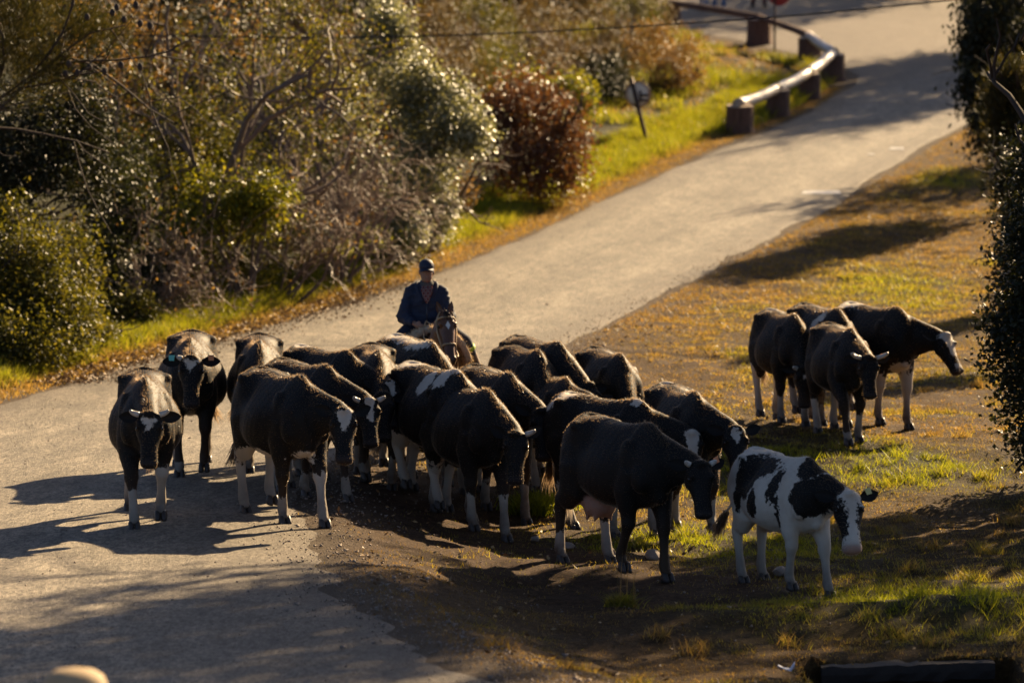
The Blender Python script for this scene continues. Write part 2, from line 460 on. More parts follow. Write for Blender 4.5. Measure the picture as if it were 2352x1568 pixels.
def ear_geo(mb, HM, side, base, length, width, lift_, back, twist=0.0):
    """a cupped leaf-shaped ear, open side to the front; lift_ raises the tip"""
    d = Vector((-lift_, side, -back)).normalized()
    fr = Vector((.25, .1 * side, 1)); fr = (fr - d * fr.dot(d)).normalized()
    up = d.cross(fr) * side
    fr, up = fr * math.cos(twist) + up * math.sin(twist), up * math.cos(twist) - fr * math.sin(twist)
    us = [0, .12, .3, .5, .7, .88, 1.0]; ws = [.30, .55, .88, 1.0, .86, .5, .08]
    for sgn, off in ((1, 0.0), (-1, .012)):
        V = []
        for u, w in zip(us, ws):
            for v in (-1, -.5, 0, .5, 1):
                cup = -.45 * width * (1 - abs(v) ** 1.5) * (1 - .5 * u) * min(1, w * 1.3)
                V.append(HM @ (Vector(base) + d * (u * length) + up * (v * w * width * .5) + fr * (cup * .55 - off * (1 - abs(v)))))
        F = []
        for i in range(len(us) - 1):
            for j in range(4):
                a = i * 5 + j; f = (a, a + 1, a + 6, a + 5)
                F.append(f if sgn > 0 else f[::-1])
        mb.add(V, F)
    return Vector(base) + d * (length * .5), d, fr, up

def hair_blades(P, N, D, L, W, rng):
    """thin one-triangle hairs at P pointing along D"""
    n = len(P); s = np.cross(D, rng.normal(size=(n, 3))); s /= np.linalg.norm(s, axis=1)[:, None] + 1e-9
    V = np.stack([P - s * W[:, None], P + s * W[:, None], P + D * L[:, None]], 1).reshape(-1, 3)
    me = np_mesh('coat_hair', V, np.arange(3 * n).reshape(-1, 3))
    fattr(me, 'tint', np.repeat(rng.rand(n), 3))
    return me

HOOF_ME = None
def hoof_mesh():
    global HOOF_ME
    if HOOF_ME is None:
        mb = MB()
        for s in (-1, 1):
            rings = []
            for z, fx, bx, w in ((.0, .085, -.055, .030), (.03, .070, -.050, .030), (.065, .045, -.042, .026), (.085, .025, -.03, .02)):
                c = (fx + bx) / 2; r = (fx - bx) / 2
                rings.append([(c + r * math.cos(a), s * .030 + w * math.sin(a), z) for a in np.linspace(0, 2 * math.pi, 10, endpoint=False)])
            mb.loft(rings)
        for s in (-1, 1): mb.ball((-.075, s * .022, .115), (.018, .014, .02), 6, 4)
        HOOF_ME = mb.mesh('hoof')
    return HOOF_ME

def bezier(a, b, c, d, n):
    return [a * (1 - u) ** 3 + b * 3 * u * (1 - u) ** 2 + c * 3 * u * u * (1 - u) + d * u ** 3 for u in np.linspace(0, 1, n)]

def make_cow(label, px, py, h, nyaw=0, npit=-12, hyaw=None, hpit=60, sc=1.0, fat=1.0, stride=(.18, -.16, -.2, .16), lift=(0, 0, 0, 0),
             patches=(), socks=(0, 0, 0, 0), blaze=None, horns=None, tags=(), tail=(0, 0), udder=0.0, base_white=False, dy=0.0, muzzle=None, ears=(0.18, .25), skin_hi=False, seed=1, twist=0.0, headw=False, Yfix=None, hsc=.86):
    rng = np.random.RandomState(seed * 13 + 5)
    # place: withers (0.56 ahead of the centre, 1.43 high) on the pixel
    stride = tuple(q * 1.3 + rng.uniform(-.07, .07) for q in stride); _l = rng.randint(0, 4); lift = tuple(q + (rng.uniform(.04, .10) if (i == _l and max(lift) == 0 and rng.rand() < .8) else 0) for i, q in enumerate(lift)); sc = sc * (1 if seed in (1, 4, 18, 19, 10, 23) else rng.uniform(.95, 1.05)); fat = fat * rng.uniform(.96, 1.07)
    H = math.radians(h)
    fwd = Vector((math.sin(H), -math.cos(H), 0))
    if Yfix is None: w = ground_at(px, py, 1.41 * sc)
    else:
        w = at(px, py, Yfix)
    c = w - fwd * (.50 * sc); c.y += dy
    zc = g1(c.x, c.y)
    root = empty('cow', (c.x, c.y, zc), H - math.pi / 2)
    root.scale = (sc * rng.uniform(.97, 1.04), sc, sc)
    lv = Vector((math.cos(H), math.sin(H), 0))
    def gl(x, y):      # ground height below a local place, in local units
        q = c + fwd * (x * sc) + lv * (y * sc)
        return (g1(q.x, q.y) - zc) / sc
    mb = MB()
    mb.loft(trunk_rings(TRUNK, fat))
    for s in (-1, 1):   # hooks, pins, shoulder blades, rib spring
        mb.ball((-.43, s * .222, 1.328), (.085, .045, .048), 10, 7)
        mb.tube([(-.43, s * .22, 1.33), (-.52, s * .12, 1.375), (-.60, 0, 1.40)], [.04, .035, .04], 8)
        mb.ball((-.79, s * .10, 1.21), (.07, .045, .05), 8, 6)
        mb.ball((.50, s * .17, 1.06), (.13, .085, .22), 10, 8)
        mb.ball((.70, s * .155, .93), (.12, .09, .15), 10, 8)
        mb.ball((-.52, s * .17, .98), (.24, .115, .26), 10, 8)
    mb.tube([(-.58, 0, 1.395), (-.72, 0, 1.365), (-.82, 0, 1.31)], [.032, .036, .04], 8)
    # neck
    ny, np_ = math.radians(nyaw), math.radians(npit)
    nd = Vector((math.cos(np_) * math.cos(ny), math.cos(np_) * math.sin(ny), math.sin(np_)))
    n0 = Vector((.48, 0, 1.10)); poll = Vector((.66, 0, 1.17)) + nd * .56
    hy = math.radians(hyaw if hyaw is not None else nyaw); hp = math.radians(hpit)
    hx = Vector((math.cos(hp) * math.cos(hy), math.cos(hp) * math.sin(hy), -math.sin(hp)))
    hyv = Vector((-math.sin(hy), math.cos(hy), 0))
    if twist: hyv = (Matrix.Rotation(math.radians(twist), 3, hx) @ hyv)
    hz = hx.cross(hyv)
    HM = Matrix(((hx.x, hyv.x, hz.x, poll.x), (hx.y, hyv.y, hz.y, poll.y), (hx.z, hyv.z, hz.z, poll.z), (0, 0, 0, 1))) @ Matrix.Scale(hsc, 4)
    ne = HM @ Vector((.02, 0, -.07))
    path = bezier(n0, n0 + Vector((.28, 0, .0)), ne - nd * .22, ne, 9)
    rad = [(.185, .30), (.18, .285), (.165, .262), (.15, .235), (.135, .21), (.12, .185), (.112, .165), (.105, .145), (.085, .115)]
    mb.tube(path, rad, 16)
    mb.tube([path[1] + Vector((0, 0, -.22)), path[3] + Vector((0, 0, -.21)), path[5] + Vector((0, 0, -.15)), path[7] + Vector((0, 0, -.07))], [(.05, .08), (.045, .07), (.04, .06), (.04, .05)], 10)
    mb.ball((.78, 0, .80), (.10, .075, .12), 10, 8)
    mb.loft(head_rings(HM, HEAD))
    for s in (-1, 1):
        mb.ball(HM @ Vector((.125, s * .115, .026)), (.045, .028, .032), 8, 6)          # brows
        mb.ball(HM @ Vector((.15, s * .075, -.12)), .07, 8, 6)                          # jaw
        mb.ball(HM @ Vector((.535, s * .055, -.03)), .03, 8, 6)                         # nostril wings
    mb.ball(HM @ Vector((-.01, 0, .045)), (.055, .075, .04), 8, 6)
    # legs
    legs = []
    for k, (fx, s) in enumerate(((1, 1), (1, -1), (0, 1), (0, -1))):
        st, lf = stride[k], lift[k]
        if fx:
            T0 = Vector((.50 + st, s * (.135 - .02 * (k % 2)), 0)); T0.z = gl(T0.x, T0.y) + lf
            F0 = T0 + Vector((-.055 - .25 * lf, 0, .135)); E = Vector((.47 + .12 * st, s * .165, .80))
            K = E.lerp(F0, .53) + Vector((.025 + 1.1 * lf, 0, .02))
            pts = [Vector((.53, s * .16, 1.0)), E, E.lerp(K, .45), K + Vector((0, 0, .07)), K, K + (F0 - K) * .25, K.lerp(F0, .6), F0, T0 + Vector((-.01, 0, .065)), T0 + Vector((0, 0, .045))]
            rr = [(.105, .16), (.115, .155), (.094, .115), (.070, .076), (.072, .074), (.047, .05), (.042, .046), (.054, .058), (.048, .052), (.056, .06)]
        else:
            T0 = Vector((-.56 + st, s * .15, 0)); T0.z = gl(T0.x, T0.y) + lf
            F0 = T0 + Vector((-.06 - .25 * lf, 0, .14)); Hk = Vector((-.665 + .62 * st, s * .165, .515 + .4 * lf + .25 * T0.z))
            St = Vector((-.36 + .25 * st, s * .19, .80))
            pts = [Vector((-.55, s * .13, 1.10)), Vector((-.46 + .1 * st, s * .18, .93)), St.lerp(Hk, .25), St.lerp(Hk, .62), Hk + Vector((.01, 0, .07)), Hk, Hk + (F0 - Hk) * .25, Hk.lerp(F0, .6), F0, T0 + Vector((-.01, 0, .065)), T0 + Vector((0, 0, .045))]
            rr = [(.11, .23), (.135, .235), (.122, .195), (.09, .13), (.064, .084), (.058, .076), (.048, .058), (.043, .05), (.055, .06), (.049, .053), (.056, .06)]
        mb.tube(pts, rr, 12, up=(1, 0, 0.01))
        legs.append((pts, T0))
    if udder:
        u = udder
        mb.ball((-.36, 0, .62 - .03 * u), (.21 * u, .17 * u, .15 * u), 12, 9)
        for sx in (-.45, -.29):
            for s in (-1, 1): mb.tube([(sx, s * .075 * u, .54), (sx, s * .085 * u, .46), (sx, s * .088 * u, .415)], [.035, .022, .013], 8)
    # tail
    tsw, tbk = tail
    tp = [Vector((-.78, 0, 1.30)), Vector((-.88, .0, 1.27)), Vector((-.90, .05 * tsw, 1.05)), Vector((-.90 - .08 * tbk, .14 * tsw, .82)), Vector((-.92 - .3 * tbk, .34 * tsw, .62))]
    mb.tube(bezier(tp[0], tp[1], tp[2], tp[3], 8) + [tp[4]], [.045, .042, .036, .031, .028, .025, .023, .021, .018], 8)
    me = remesh(mb, .0225, 2, .45)
    V = coords(me); N = normals(me)
    # ribs and hollow flank as fine relief
    x, y, z = V[:, 0], V[:, 1], V[:, 2]
    ribm = S((x + .20) / .12) * S((.46 - x) / .12) * S((z - .70) / .12) * S((1.37 - z) / .05) * S((np.abs(y) - .05) / .08)
    rib = np.sin((x + .28 * (1.3 - z)) * 2 * math.pi / .105 + np.sign(y)) * .0014 * ribm
    fl = np.exp(-(((x + .24) / .12) ** 2 + ((z - 1.19) / .11) ** 2)) * S((np.abs(y) - .08) / .08)
    sp = S((z - 1.33) / .04) * np.exp(-(y / .05) ** 2) * np.sin(x * 2 * math.pi / .1) * .006 * S((.6 - x) / .2)
    V = V + N * (rib - .035 * fl + sp)[:, None]
    me.vertices.foreach_set('co', V.astype(np.float32).ravel()); me.update()
    # coat pattern
    val = np.full(len(V), .2 if base_white else -.2)
    IH = np.array(HM.inverted()); HV = V @ IH[:3, :3].T + IH[:3, 3]
    ishead = (HV[:, 0] > -.05) & (np.abs(HV[:, 1]) < .2) & (HV[:, 2] < .12) & (HV[:, 2] > -.25) & (HV[:, 0] < .62) & (x > .6)
    for kind, cc, rr in patches:
        q = HV if 'h' in kind else V
        d = (1 - np.sqrt((((q - np.array(cc)) / np.array(rr)) ** 2).sum(1))) * min(rr)
        if 'h' in kind: d = np.where(ishead, d, -1)
        elif not headw: d = np.where(ishead & (HV[:, 0] > .02), -1, d)
        val = np.maximum(val, d) if kind[0] == 'w' else np.minimum(val, -d)
    for k, (pts, T0) in enumerate(legs):
        if socks[k]:
            pl = np.array([tuple(q) for q in pts]); dm = np.full(len(V), 9.)
            for i in range(len(pl) - 1):
                a, b = pl[i], pl[i + 1]; ab = b - a
                u = np.clip(((V - a) @ ab) / (ab @ ab), 0, 1); dm = np.minimum(dm, np.linalg.norm(V - a - u[:, None] * ab, axis=1))
            on = (dm < .12) & (z < .82)
            val = np.where(on, np.maximum(val, socks[k] + .14 * (fbm(np.arctan2(V[:, 1] - T0.y, V[:, 0] - T0.x) * 1.2 + seed, z * 5, k, 2) - .5) - z), val)
    if blaze:      # (length from, to, half width top, half width bottom)
        for (a, b, w0, w1) in blaze:
            u = np.clip((HV[:, 0] - a) / (b - a), 0, 1); wd = w0 + (w1 - w0) * u
            d = np.minimum(np.minimum(wd - np.abs(HV[:, 1]), (HV[:, 0] - a)), (b - HV[:, 0]))
            d = np.where(ishead & (HV[:, 2] > -.07), d, -1); val = np.maximum(val, d)
    fattr(me, 'pat', val)
    mz = S((HV[:, 0] - .47) / .05) * S((HV[:, 2] + .115) / .03) * ishead
    pk = np.exp(-(((x + .36) / .26) ** 2 + (y / .2) ** 2 + ((z - .55) / .14) ** 2)) * 1.3 * (1 if udder else 0)
    pk = np.where(z < .70, np.clip(pk, 0, 1), 0); pk = np.where(np.abs(x + .36) < .26, pk, 0)
    if udder: pk = np.where(np.abs(y) < .19 * udder, S((pk - .25) / .2), 0)
    mcol = np.array((.36, .22, .17) if muzzle == 'pink' else (.035, .028, .026))
    cattr(me, 'skin', np.where((pk > mz * .8)[:, None], np.array((.36, .21, .15)), mcol))
    fattr(me, 'skin_mask', np.maximum(mz * .9, pk)); fattr(me, 'mud', np.clip(1.30 - z / .52, 0, 1.25))
    # ears join the body mesh
    eb = MB(); einfo = {}
    for s in (-1, 1): einfo[s] = ear_geo(eb, HM, s, (.015, s * .118, -.03), .225, .13, ears[0], ears[1], (seed * .37 % .5 - .2) * .6)
    bm = bmesh.new(); bm.from_mesh(me)
    lay = bm.verts.layers.float['pat']; lm = bm.verts.layers.float['mud']
    nv = [bm.verts.new(v) for v in eb.V]
    for v in nv: v[lay] = -.2
    for f in eb.F:
        ff = bm.faces.new([nv[i] for i in f]); ff.smooth = True
    bm.to_mesh(me); bm.free()
    body = obj('body', me, COAT, root)
    # hooves, eyes, horns, tags
    for k, (pts, T0) in enumerate(legs):
        o = obj('hoof', hoof_mesh(), HOOF, root, T0); o.rotation_euler = (0, .9 * lift[k] * 3, 0)
    for s in (-1, 1):
        e = MB(); e.ball(HM @ Vector((.145, s * .124, -.012)), .023, 8, 6); e.build('eye', EYE, root)
    if horns:
        ln, curl, out = horns[:3]
        for s in ((-1, 1) if len(horns) < 4 else (horns[3],)):
            b0 = Vector((-.005, s * .11, .02))
            hp_ = bezier(b0, b0 + Vector((-.02, s * ln * .55 * out, .0)), b0 + Vector((-ln * .25, s * ln * .85 * out, ln * .45)), b0 + Vector((-ln * .45 * (1 - curl), s * ln * (.8 * out - .35 * curl), ln * .75)), 7)
            e = MB(); e.tube([HM @ q for q in hp_], [.028, .027, .025, .022, .018, .012, .004], 9); e.build('horn', HORN, root)
    for s, colr in tags:
        cpt, d, fr, up = einfo[s]
        b = cpt + fr * .012
        e = MB(); q = [b + d * a + up * bb for a, bb in ((-.03, -.01), (.03, -.01), (.035, -.075), (-.035, -.075))]
        q = [HM @ v for v in q]; nrm = (q[1] - q[0]).cross(q[3] - q[0]).normalized() * .004
        e.add(q + [v + nrm for v in q], [(0, 1, 2, 3), (7, 6, 5, 4), (0, 4, 5, 1), (1, 5, 6, 2), (2, 6, 7, 3), (3, 7, 4, 0)])
        e.build('ear_tag', TAGS[colr], root, False)
    # short coat hair along the upper side, poll tuft, ear fringe
    idx = rng.choice(len(V), 25000)
    keep = (N[idx, 2] > .15) | (rng.rand(25000) < .3)
    idx = idx[keep]; idx = idx[V[idx, 2] > .35]
    crest = (np.exp(-(V[idx, 1] / .05) ** 2) * S((V[idx, 0] - .2) / .3))
    D = N[idx] * .75 + rng.normal(size=(len(idx), 3)) * .28 + np.array((-.45, 0, -.1))
    D /= np.linalg.norm(D, axis=1)[:, None]
    ln = rng.uniform(.008, .02, len(idx)) * (1 + 1.2 * crest)
    P = V[idx] - N[idx] * .002
    wh = val[idx] > 0
    if (~wh).sum(): tag(obj('coat_hair', hair_blades(P[~wh], N[idx][~wh], D[~wh], ln[~wh], np.full((~wh).sum(), .0021), rng), HAIR_D, root), kind='stuff')
    if wh.sum() > 30: tag(obj('coat_hair', hair_blades(P[wh], N[idx][wh], D[wh], ln[wh], np.full(wh.sum(), .0014), rng), HAIR_W, root), kind='stuff')
    # tail switch
    n = 260; a = np.array(tp[4]); u = rng.rand(n)
    P = np.array(tp[3])[None] * (1 - u[:, None]) * .5 + a[None] * (.5 + .5 * u[:, None]) + rng.normal(size=(n, 3)) * .014
    D = np.array((-.5 * tbk, .7 * tsw, -1.0))[None] + rng.normal(size=(n, 3)) * .16; D /= np.linalg.norm(D, axis=1)[:, None]
    tag(obj('tail_switch', hair_blades(P, D, D, rng.uniform(.12, .32, n), np.full(n, .005), rng), HAIR_W if (seed % 3 == 0) else HAIR_D, root), kind='stuff')
    tag(root, label, 'cow', 'herd of black and white dairy cows')
    return root

LEGW = (.72, .72, .74, .74)
make_cow('black cow nearest the left frame edge, pale horn stubs, small white forehead spot', 334, 866, 6, 3, -7, -4, 66, fat=1.05, stride=(-.08, .22, .2, -.2), lift=(.06, 0, 0, 0),
         socks=(0.53, 0.34, 0.53, 0.53), blaze=[(.05, .16, .07, .025)], patches=[('w', (-.15, 0, .54), (.35, .2, .06))], horns=(.10, .3, 1.2), seed=1, tail=(.2, .1))
make_cow('black cow with teal ear tag walking alone behind the left front cow', 437, 777, 4, 2, 7, 0, 68, fat=1.03, stride=(.05, .1, -.16, .14), socks=(0.0, 0.17, 0.34, 0.34), blaze=[(.03, .15, .065, .015)], tags=((-1, 'teal'), (1, 'orange')), horns=(.06, .3, 1, -1), seed=2, tail=(.55, .2), ears=(0.08, .2))
make_cow('black cow with swinging tail behind the white-bellied front cow', 597, 784, 4, -2, -22, -4, 60, stride=(.12, -.1, -.2, .12), socks=(0.43, 0.43, 0.47, 0.47), seed=3, tail=(-.7, .4), fat=1.05, horns=(.09, .3, 1.2, -1))
make_cow('black cow with white belly and shin, walking on the asphalt edge', 683, 863, 23, 20, -6, -18, 66, stride=(.30, -.02, -.05, .02), lift=(0, 0, .08, 0),
         socks=(0.5, 0.28, 0.6, 0.47), blaze=[(.03, .21, .06, .015)], patches=[('w', (-.25, -.12, .56), (.42, .22, .12)), ('w', (.12, -.1, .60), (.12, .3, .11)), ('w', (.74, 0, .655), (.16, .10, .06))], seed=4, tail=(-.3, .2), ears=(0.58, .35))
make_cow('black horned cow with white face mark, head beside the white-shinned cow', 742, 839, 28, 22, -11, -16, 64, stride=(.2, -.18, -.1, .2), socks=(0.21, 0.26, 0.43, 0.26), blaze=[(.02, .23, .055, .02)], horns=(.11, .5, 1.0), patches=[('w', (.74, 0, .655), (.16, .10, .06))], seed=5, ears=(0.63, .3))
make_cow('black cow with diamond forehead spot, farthest head of the left trio', 790, 807, 30, 22, -9, -20, 62, stride=(.22, -.2, -.14, .2), socks=(0.17, 0.17, 0.34, 0.34), blaze=[(.03, .13, .04, .065), (.13, .22, .065, .01)], patches=[('w', (-.55, 0, 1.42), (.2, .08, .06))], seed=6, ears=(0.63, .3))
make_cow('black cow whose bony back shows between the trio and the patched cow', 868, 806, 6, 0, -20, 0, 60, stride=(.15, -.15, -.2, .15), socks=(0.26, 0.26, 0.34, 0.34), seed=7, fat=1.05)
make_cow('black cow with white saddle streaks, just in front of the horse', 984, 804, 20, 12, -22, 12, 62, stride=(.15, -.15, -.2, .15), socks=(0.43, 0.43, 0.52, 0.52), patches=[('w', (-.1, -.05, 1.42), (.5, .12, .05)), ('w', (.35, -.06, 1.38), (.25, .16, .07))], seed=8)
make_cow('black cow with jagged white patches on its withers and white hind legs', 1040, 850, 24, 18, -25, -12, 62, stride=(.15, -.15, -.22, .18), socks=(0.43, 0.43, 0.95, 0.95),
         patches=[('w', (-.5, -.05, 1.42), (.2, .14, .05)), ('w', (.22, -.17, 1.30), (.10, .14, .14)), ('w', (.46, -.12, 1.34), (.12, .12, .13)), ('w', (.5, 0, 1.43), (.2, .06, .05)), ('w', (-.2, -.15, .60), (.28, .25, .15)), ('w', (-.55, -.2, .8), (.12, .2, .25))], seed=9, tail=(-.5, .3))
make_cow('black cow with one pale horn and low head, front centre of the herd', 1112, 899, 22, 6, -17, -24, 70, stride=(.18, .02, -.22, .12), lift=(0, 0, 0, 0), socks=(0.33, 0.33, 0.5, 0.6), horns=(.12, .35, 1.2, 1), patches=[('w', (-.28, 0, .56), (.38, .16, .09)), ('b', (-.50, .16, .55), (.10, .12, .13))], seed=10, ears=(0.78, .3))
make_cow('black cow with raised ears looking over the front centre cow', 1163, 876, 18, 14, -11, -12, 68, stride=(.16, -.2, -.2, .16), socks=(0.29, 0.29, 0.43, 0.52), seed=11, ears=(0.68, .25), patches=[('w', (.0, 0, .54), (.2, .1, .05))])
make_cow('black cow with sunlit ribs behind the raised-ear cow', 1232, 821, 15, -4, -25, 0, 60, stride=(.15, -.15, -.2, .15), socks=(0.43, 0.43, 0.8, 0.8), seed=12, fat=1.1)
make_cow('farthest black cow with white tail head at the back of the centre group', 1275, 809, 22, 10, -20, 10, 60, stride=(.15, -.15, -.2, .15), socks=(0.34, 0.34, 0.6, 0.6), patches=[('w', (-.72, .0, 1.36), (.14, .12, .10))], seed=13)
make_cow('black cow with notched white forehead behind the white-striped rump', 1297, 877, 12, 16, 4, 2, 64, stride=(.14, -.2, -.2, .18), socks=(0.72, 0.17, 0.85, 0.85), blaze=[(.05, .17, .055, .02)], horns=(.05, .3, 1, -1), seed=14, ears=(0.53, .3))
make_cow('plain black cow showing only its back, right rear of the centre group', 1420, 833, 14, -6, -30, -6, 60, stride=(.15, -.15, -.2, .15), socks=(0.34, 0.34, 0.52, 0.52), seed=15, fat=1.08)
make_cow('black cow with white rump stripe and long triangular white blaze', 1452, 917, 36, 24, -8, -26, 66, stride=(.2, -.14, -.2, .2), socks=(0.31, 0.39, 0.47, 0.47), blaze=[(-.02, .12, .085, .06), (.11, .36, .06, .012)], patches=[('w', (-.66, -.16, 1.30), (.12, .16, .06)), ('w', (-.50, -.08, 1.385), (.14, .1, .04)), ('w', (.62, .0, 1.40), (.06, .1, .05))], seed=16, tail=(.1, .1), ears=(0.33, .3))
make_cow('black cow with heart-shaped spot behind the horned udder cow', 1592, 893, 12, 26, -9, -4, 62, stride=(.14, -.16, -.2, .16), socks=(0.34, 0.34, 0.52, 0.52), blaze=[(.05, .16, .05, .012)], patches=[('w', (-.65, .0, 1.36), (.13, .1, .08))], seed=17, ears=(0.48, .3))
make_cow('large shaded black cow with pink udder and orange ear tag, front of the herd', 1480, 986, 27, 19, -10, -12, 66, stride=(.16, -.10, .12, -.22), socks=(0.0, 0.0, 0.38, 0.29), horns=(.08, .3, .9), tags=((1, 'orange'),), udder=.95, seed=18, ears=(0.48, .3), tail=(-.1, .0))
P_ = [('b', (-.80, -.1, 1.12), (.17, .16, .20)), ('b', (-.84, .1, 1.36), (.2, .2, .12)), ('b', (-.10, -.2, 1.27), (.38, .3, .14)), ('b', (-.24, -.25, 1.10), (.24, .3, .20)), ('b', (-.38, -.28, .95), (.10, .3, .17)), ('w', (-.55, -.1, 1.41), (.28, .11, .07)),
      ('b', (.02, -.32, .90), (.125, .22, .16)), ('b', (.35, -.26, 1.12), (.095, .2, .22)), ('b', (.44, -.2, .82), (.05, .2, .25)), ('b', (.72, 0, 1.32), (.16, .25, .17)), ('b', (.84, -.10, 1.02), (.26, .24, .22)), ('b', (1.0, 0, 1.15), (.2, .2, .2)),
      ('bh', (.23, -.135, -.06), (.30, .115, .22)), ('bh', (.25, .135, -.06), (.30, .10, .22)), ('bh', (.30, .0, -.19), (.26, .2, .09)), ('bh', (.03, .11, -.12), (.12, .10, .12)), ('bh', (.03, -.11, -.12), (.12, .10, .12)), ('wh', (.50, 0, .0), (.09, .075, .06))]
make_cow('white heifer with large black patches walking at the right front', 1846, 1052, 24, 14, -10, -16, 64, sc=.87, stride=(.30, -.02, -.04, .02), base_white=True, patches=P_, muzzle='pink', headw=True, tags=((1, 'yellow'),), seed=19, hsc=1.05, tail=(-.5, .3), ears=(0.38, .3), fat=1.02)
make_cow('black cow grazing with its head down to the grass', 1822, 722, 12, 0, -48, -4, 82, stride=(.1, -.1, -.12, .1), socks=(0.26, 0.39, 0.8, 0.8), blaze=[(.08, .13, .04, .02)], horns=(.09, .5, 1.0, -1), patches=[('w', (-.6, .05, 1.42), (.15, .07, .04))], seed=20, fat=1.05)
make_cow('black cow with white shoulder band between the grazing and white-faced cows', 1918, 706, 16, 0, -30, 0, 60, stride=(.1, -.12, -.12, .1), socks=(0.26, 0.26, 0.43, 0.43), patches=[('w', (.36, -.18, 1.25), (.10, .25, .12)), ('w', (.5, .1, 1.35), (.08, .12, .1))], seed=21)
make_cow('black cow with thick curled horns stepping towards the camera', 1952, 760, 10, 5, -8, -2, 68, stride=(.02, .30, -.2, .1), lift=(0, 0, 0, 0), socks=(0.34, 0.19, 0.52, 0.43), horns=(.19, .7, 1.1), tags=((1, 'orange'),), seed=22, fat=1.03, ears=(0.28, .3))
make_cow('white-faced black cow turning its head right at the outer edge', 2052, 714, 24, 40, -9, 20, 56, stride=(.12, -.12, -.2, .1), socks=(0.57, 0.57, 0.95, 0.95), blaze=[(-.04, .32, .095, .055), (.44, .54, .05, .06)], patches=[('w', (-.55, -.05, 1.40), (.28, .16, .08)), ('w', (.74, 0, .68), (.18, .16, .10))], seed=23, ears=(0.63, .3), tail=(-.2, .1))
# ------------------------------------------------------------------ horse, tack and rider
t = NT('horse_coat'); p = t.objco()
n = t.noise(7, p, 4); star = t.attr('pat')
col = t.mix(n, (.07, .028, .013), (.19, .082, .037))
col = t.mix(t.attr('mud'), col, (.012, .009, .008))
col = t.mix(t.n('ShaderNodeClamp', {0: t.math('MULTIPLY', t.math('ADD', star, t.math('MULTIPLY', t.math('SUBTRACT', t.noise(30, p), .5), .02)), 90.0)}).outputs[0], col, (.75, .70, .62))
HCOAT = t.fin(t.bsdf(col, .42, Normal=t.bump(t.noise(80, p), .15, .005), **{'Sheen Weight': .2, 'Sheen Tint': (1, .7, .45, 1), 'Sheen Roughness': .4}))
t = NT('mane_hair'); MANE = t.fin(t.bsdf(t.ramp(t.attr('tint'), [(0, (.010, .007, .006)), (1, (.05, .032, .022))]), .35))
LEATHER = plain('tan_leather', (.30, .17, .075), .45, .3, 20, .3)
ROPE = plain('pale_rawhide', (.48, .33, .18), .6, .3, 30, .3)
FLEECE_H = NT('fleece'); FLEECE = FLEECE_H.fin(FLEECE_H.n('ShaderNodeMixShader', {0: .35, 1: FLEECE_H.bsdf(FLEECE_H.ramp(FLEECE_H.attr('tint'), [(0, (.50, .38, .24)), (1, (.80, .68, .50))]), .8), 2: FLEECE_H.n('ShaderNodeBsdfTranslucent', {'Color': (.55, .38, .2, 1)}).outputs[0]}).outputs[0])
FLEECE_B = plain('fleece_base', (.58, .45, .30), .9, .3, 25, .6)

HY, HH = 44.0, 13.0
hw = at(986, 1045, HY); H = math.radians(HH)
HORSE = Vector((hw.x - .03, HY, g1(hw.x, HY)))
horse = empty('horse', HORSE, H - math.pi / 2)
HT = [(-.80, 1.05, .06, 1.02, .12, .92, .09, .82, .78), (-.72, 1.22, .11, 1.18, .21, .98, .17, .80, .74), (-.48, 1.32, .17, 1.26, .26, 1.03, .21, .78, .70), (-.2, 1.29, .17, 1.23, .26, 1.0, .22, .76, .67),
      (.1, 1.27, .16, 1.21, .265, .98, .22, .74, .64), (.35, 1.33, .10, 1.25, .24, 1.0, .20, .76, .66), (.52, 1.33, .09, 1.25, .215, 1.0, .18, .78, .70), (.68, 1.24, .08, 1.18, .17, 1.0, .14, .84, .78), (.76, 1.12, .05, 1.08, .09, 1.0, .07, .9, .86)]
mb = MB(); mb.loft(trunk_rings(HT, 1.0))
hp = math.radians(62); hyw = math.radians(4)
hx = Vector((math.cos(hp) * math.cos(hyw), math.cos(hp) * math.sin(hyw), -math.sin(hp))); hyv = Vector((-math.sin(hyw), math.cos(hyw), 0)); hz = hx.cross(hyv)
poll = Vector((.96, .02, 1.575))
HHM = Matrix(((hx.x, hyv.x, hz.x, poll.x), (hx.y, hyv.y, hz.y, poll.y), (hx.z, hyv.z, hz.z, poll.z), (0, 0, 0, 1)))
HHEAD = [(-.05, .05, .01, -.11), (0, .085, .035, -.16), (.09, .102, .04, -.205), (.18, .100, .035, -.215), (.28, .082, .022, -.175), (.38, .066, .008, -.135), (.47, .060, .0, -.118), (.54, .064, -.008, -.118), (.585, .055, -.03, -.11), (.60, .03, -.05, -.09)]
ne = HHM @ Vector((.02, 0, -.07))
mb.tube(bezier(Vector((.42, 0, 1.02)), Vector((.62, 0, 1.10)), Vector((.80, .0, 1.38)), ne, 9), [(.16, .27), (.155, .26), (.14, .235), (.125, .21), (.11, .185), (.10, .165), (.092, .15), (.085, .135), (.075, .12)], 14)
mb.loft(head_rings(HHM, HHEAD))
for s in (-1, 1):
    mb.ball(HHM @ Vector((.13, s * .085, .02)), (.05, .028, .03), 8, 6); mb.ball(HHM @ Vector((.54, s * .04, -.025)), .028, 8, 6); mb.ball(HHM @ Vector((.16, s * .06, -.12)), .075, 8, 6)
    mb.ball((.55, s * .13, .95), (.13, .09, .2), 8, 7); mb.ball((-.5, s * .14, 1.0), (.24, .12, .25), 8, 7)
hleg = []
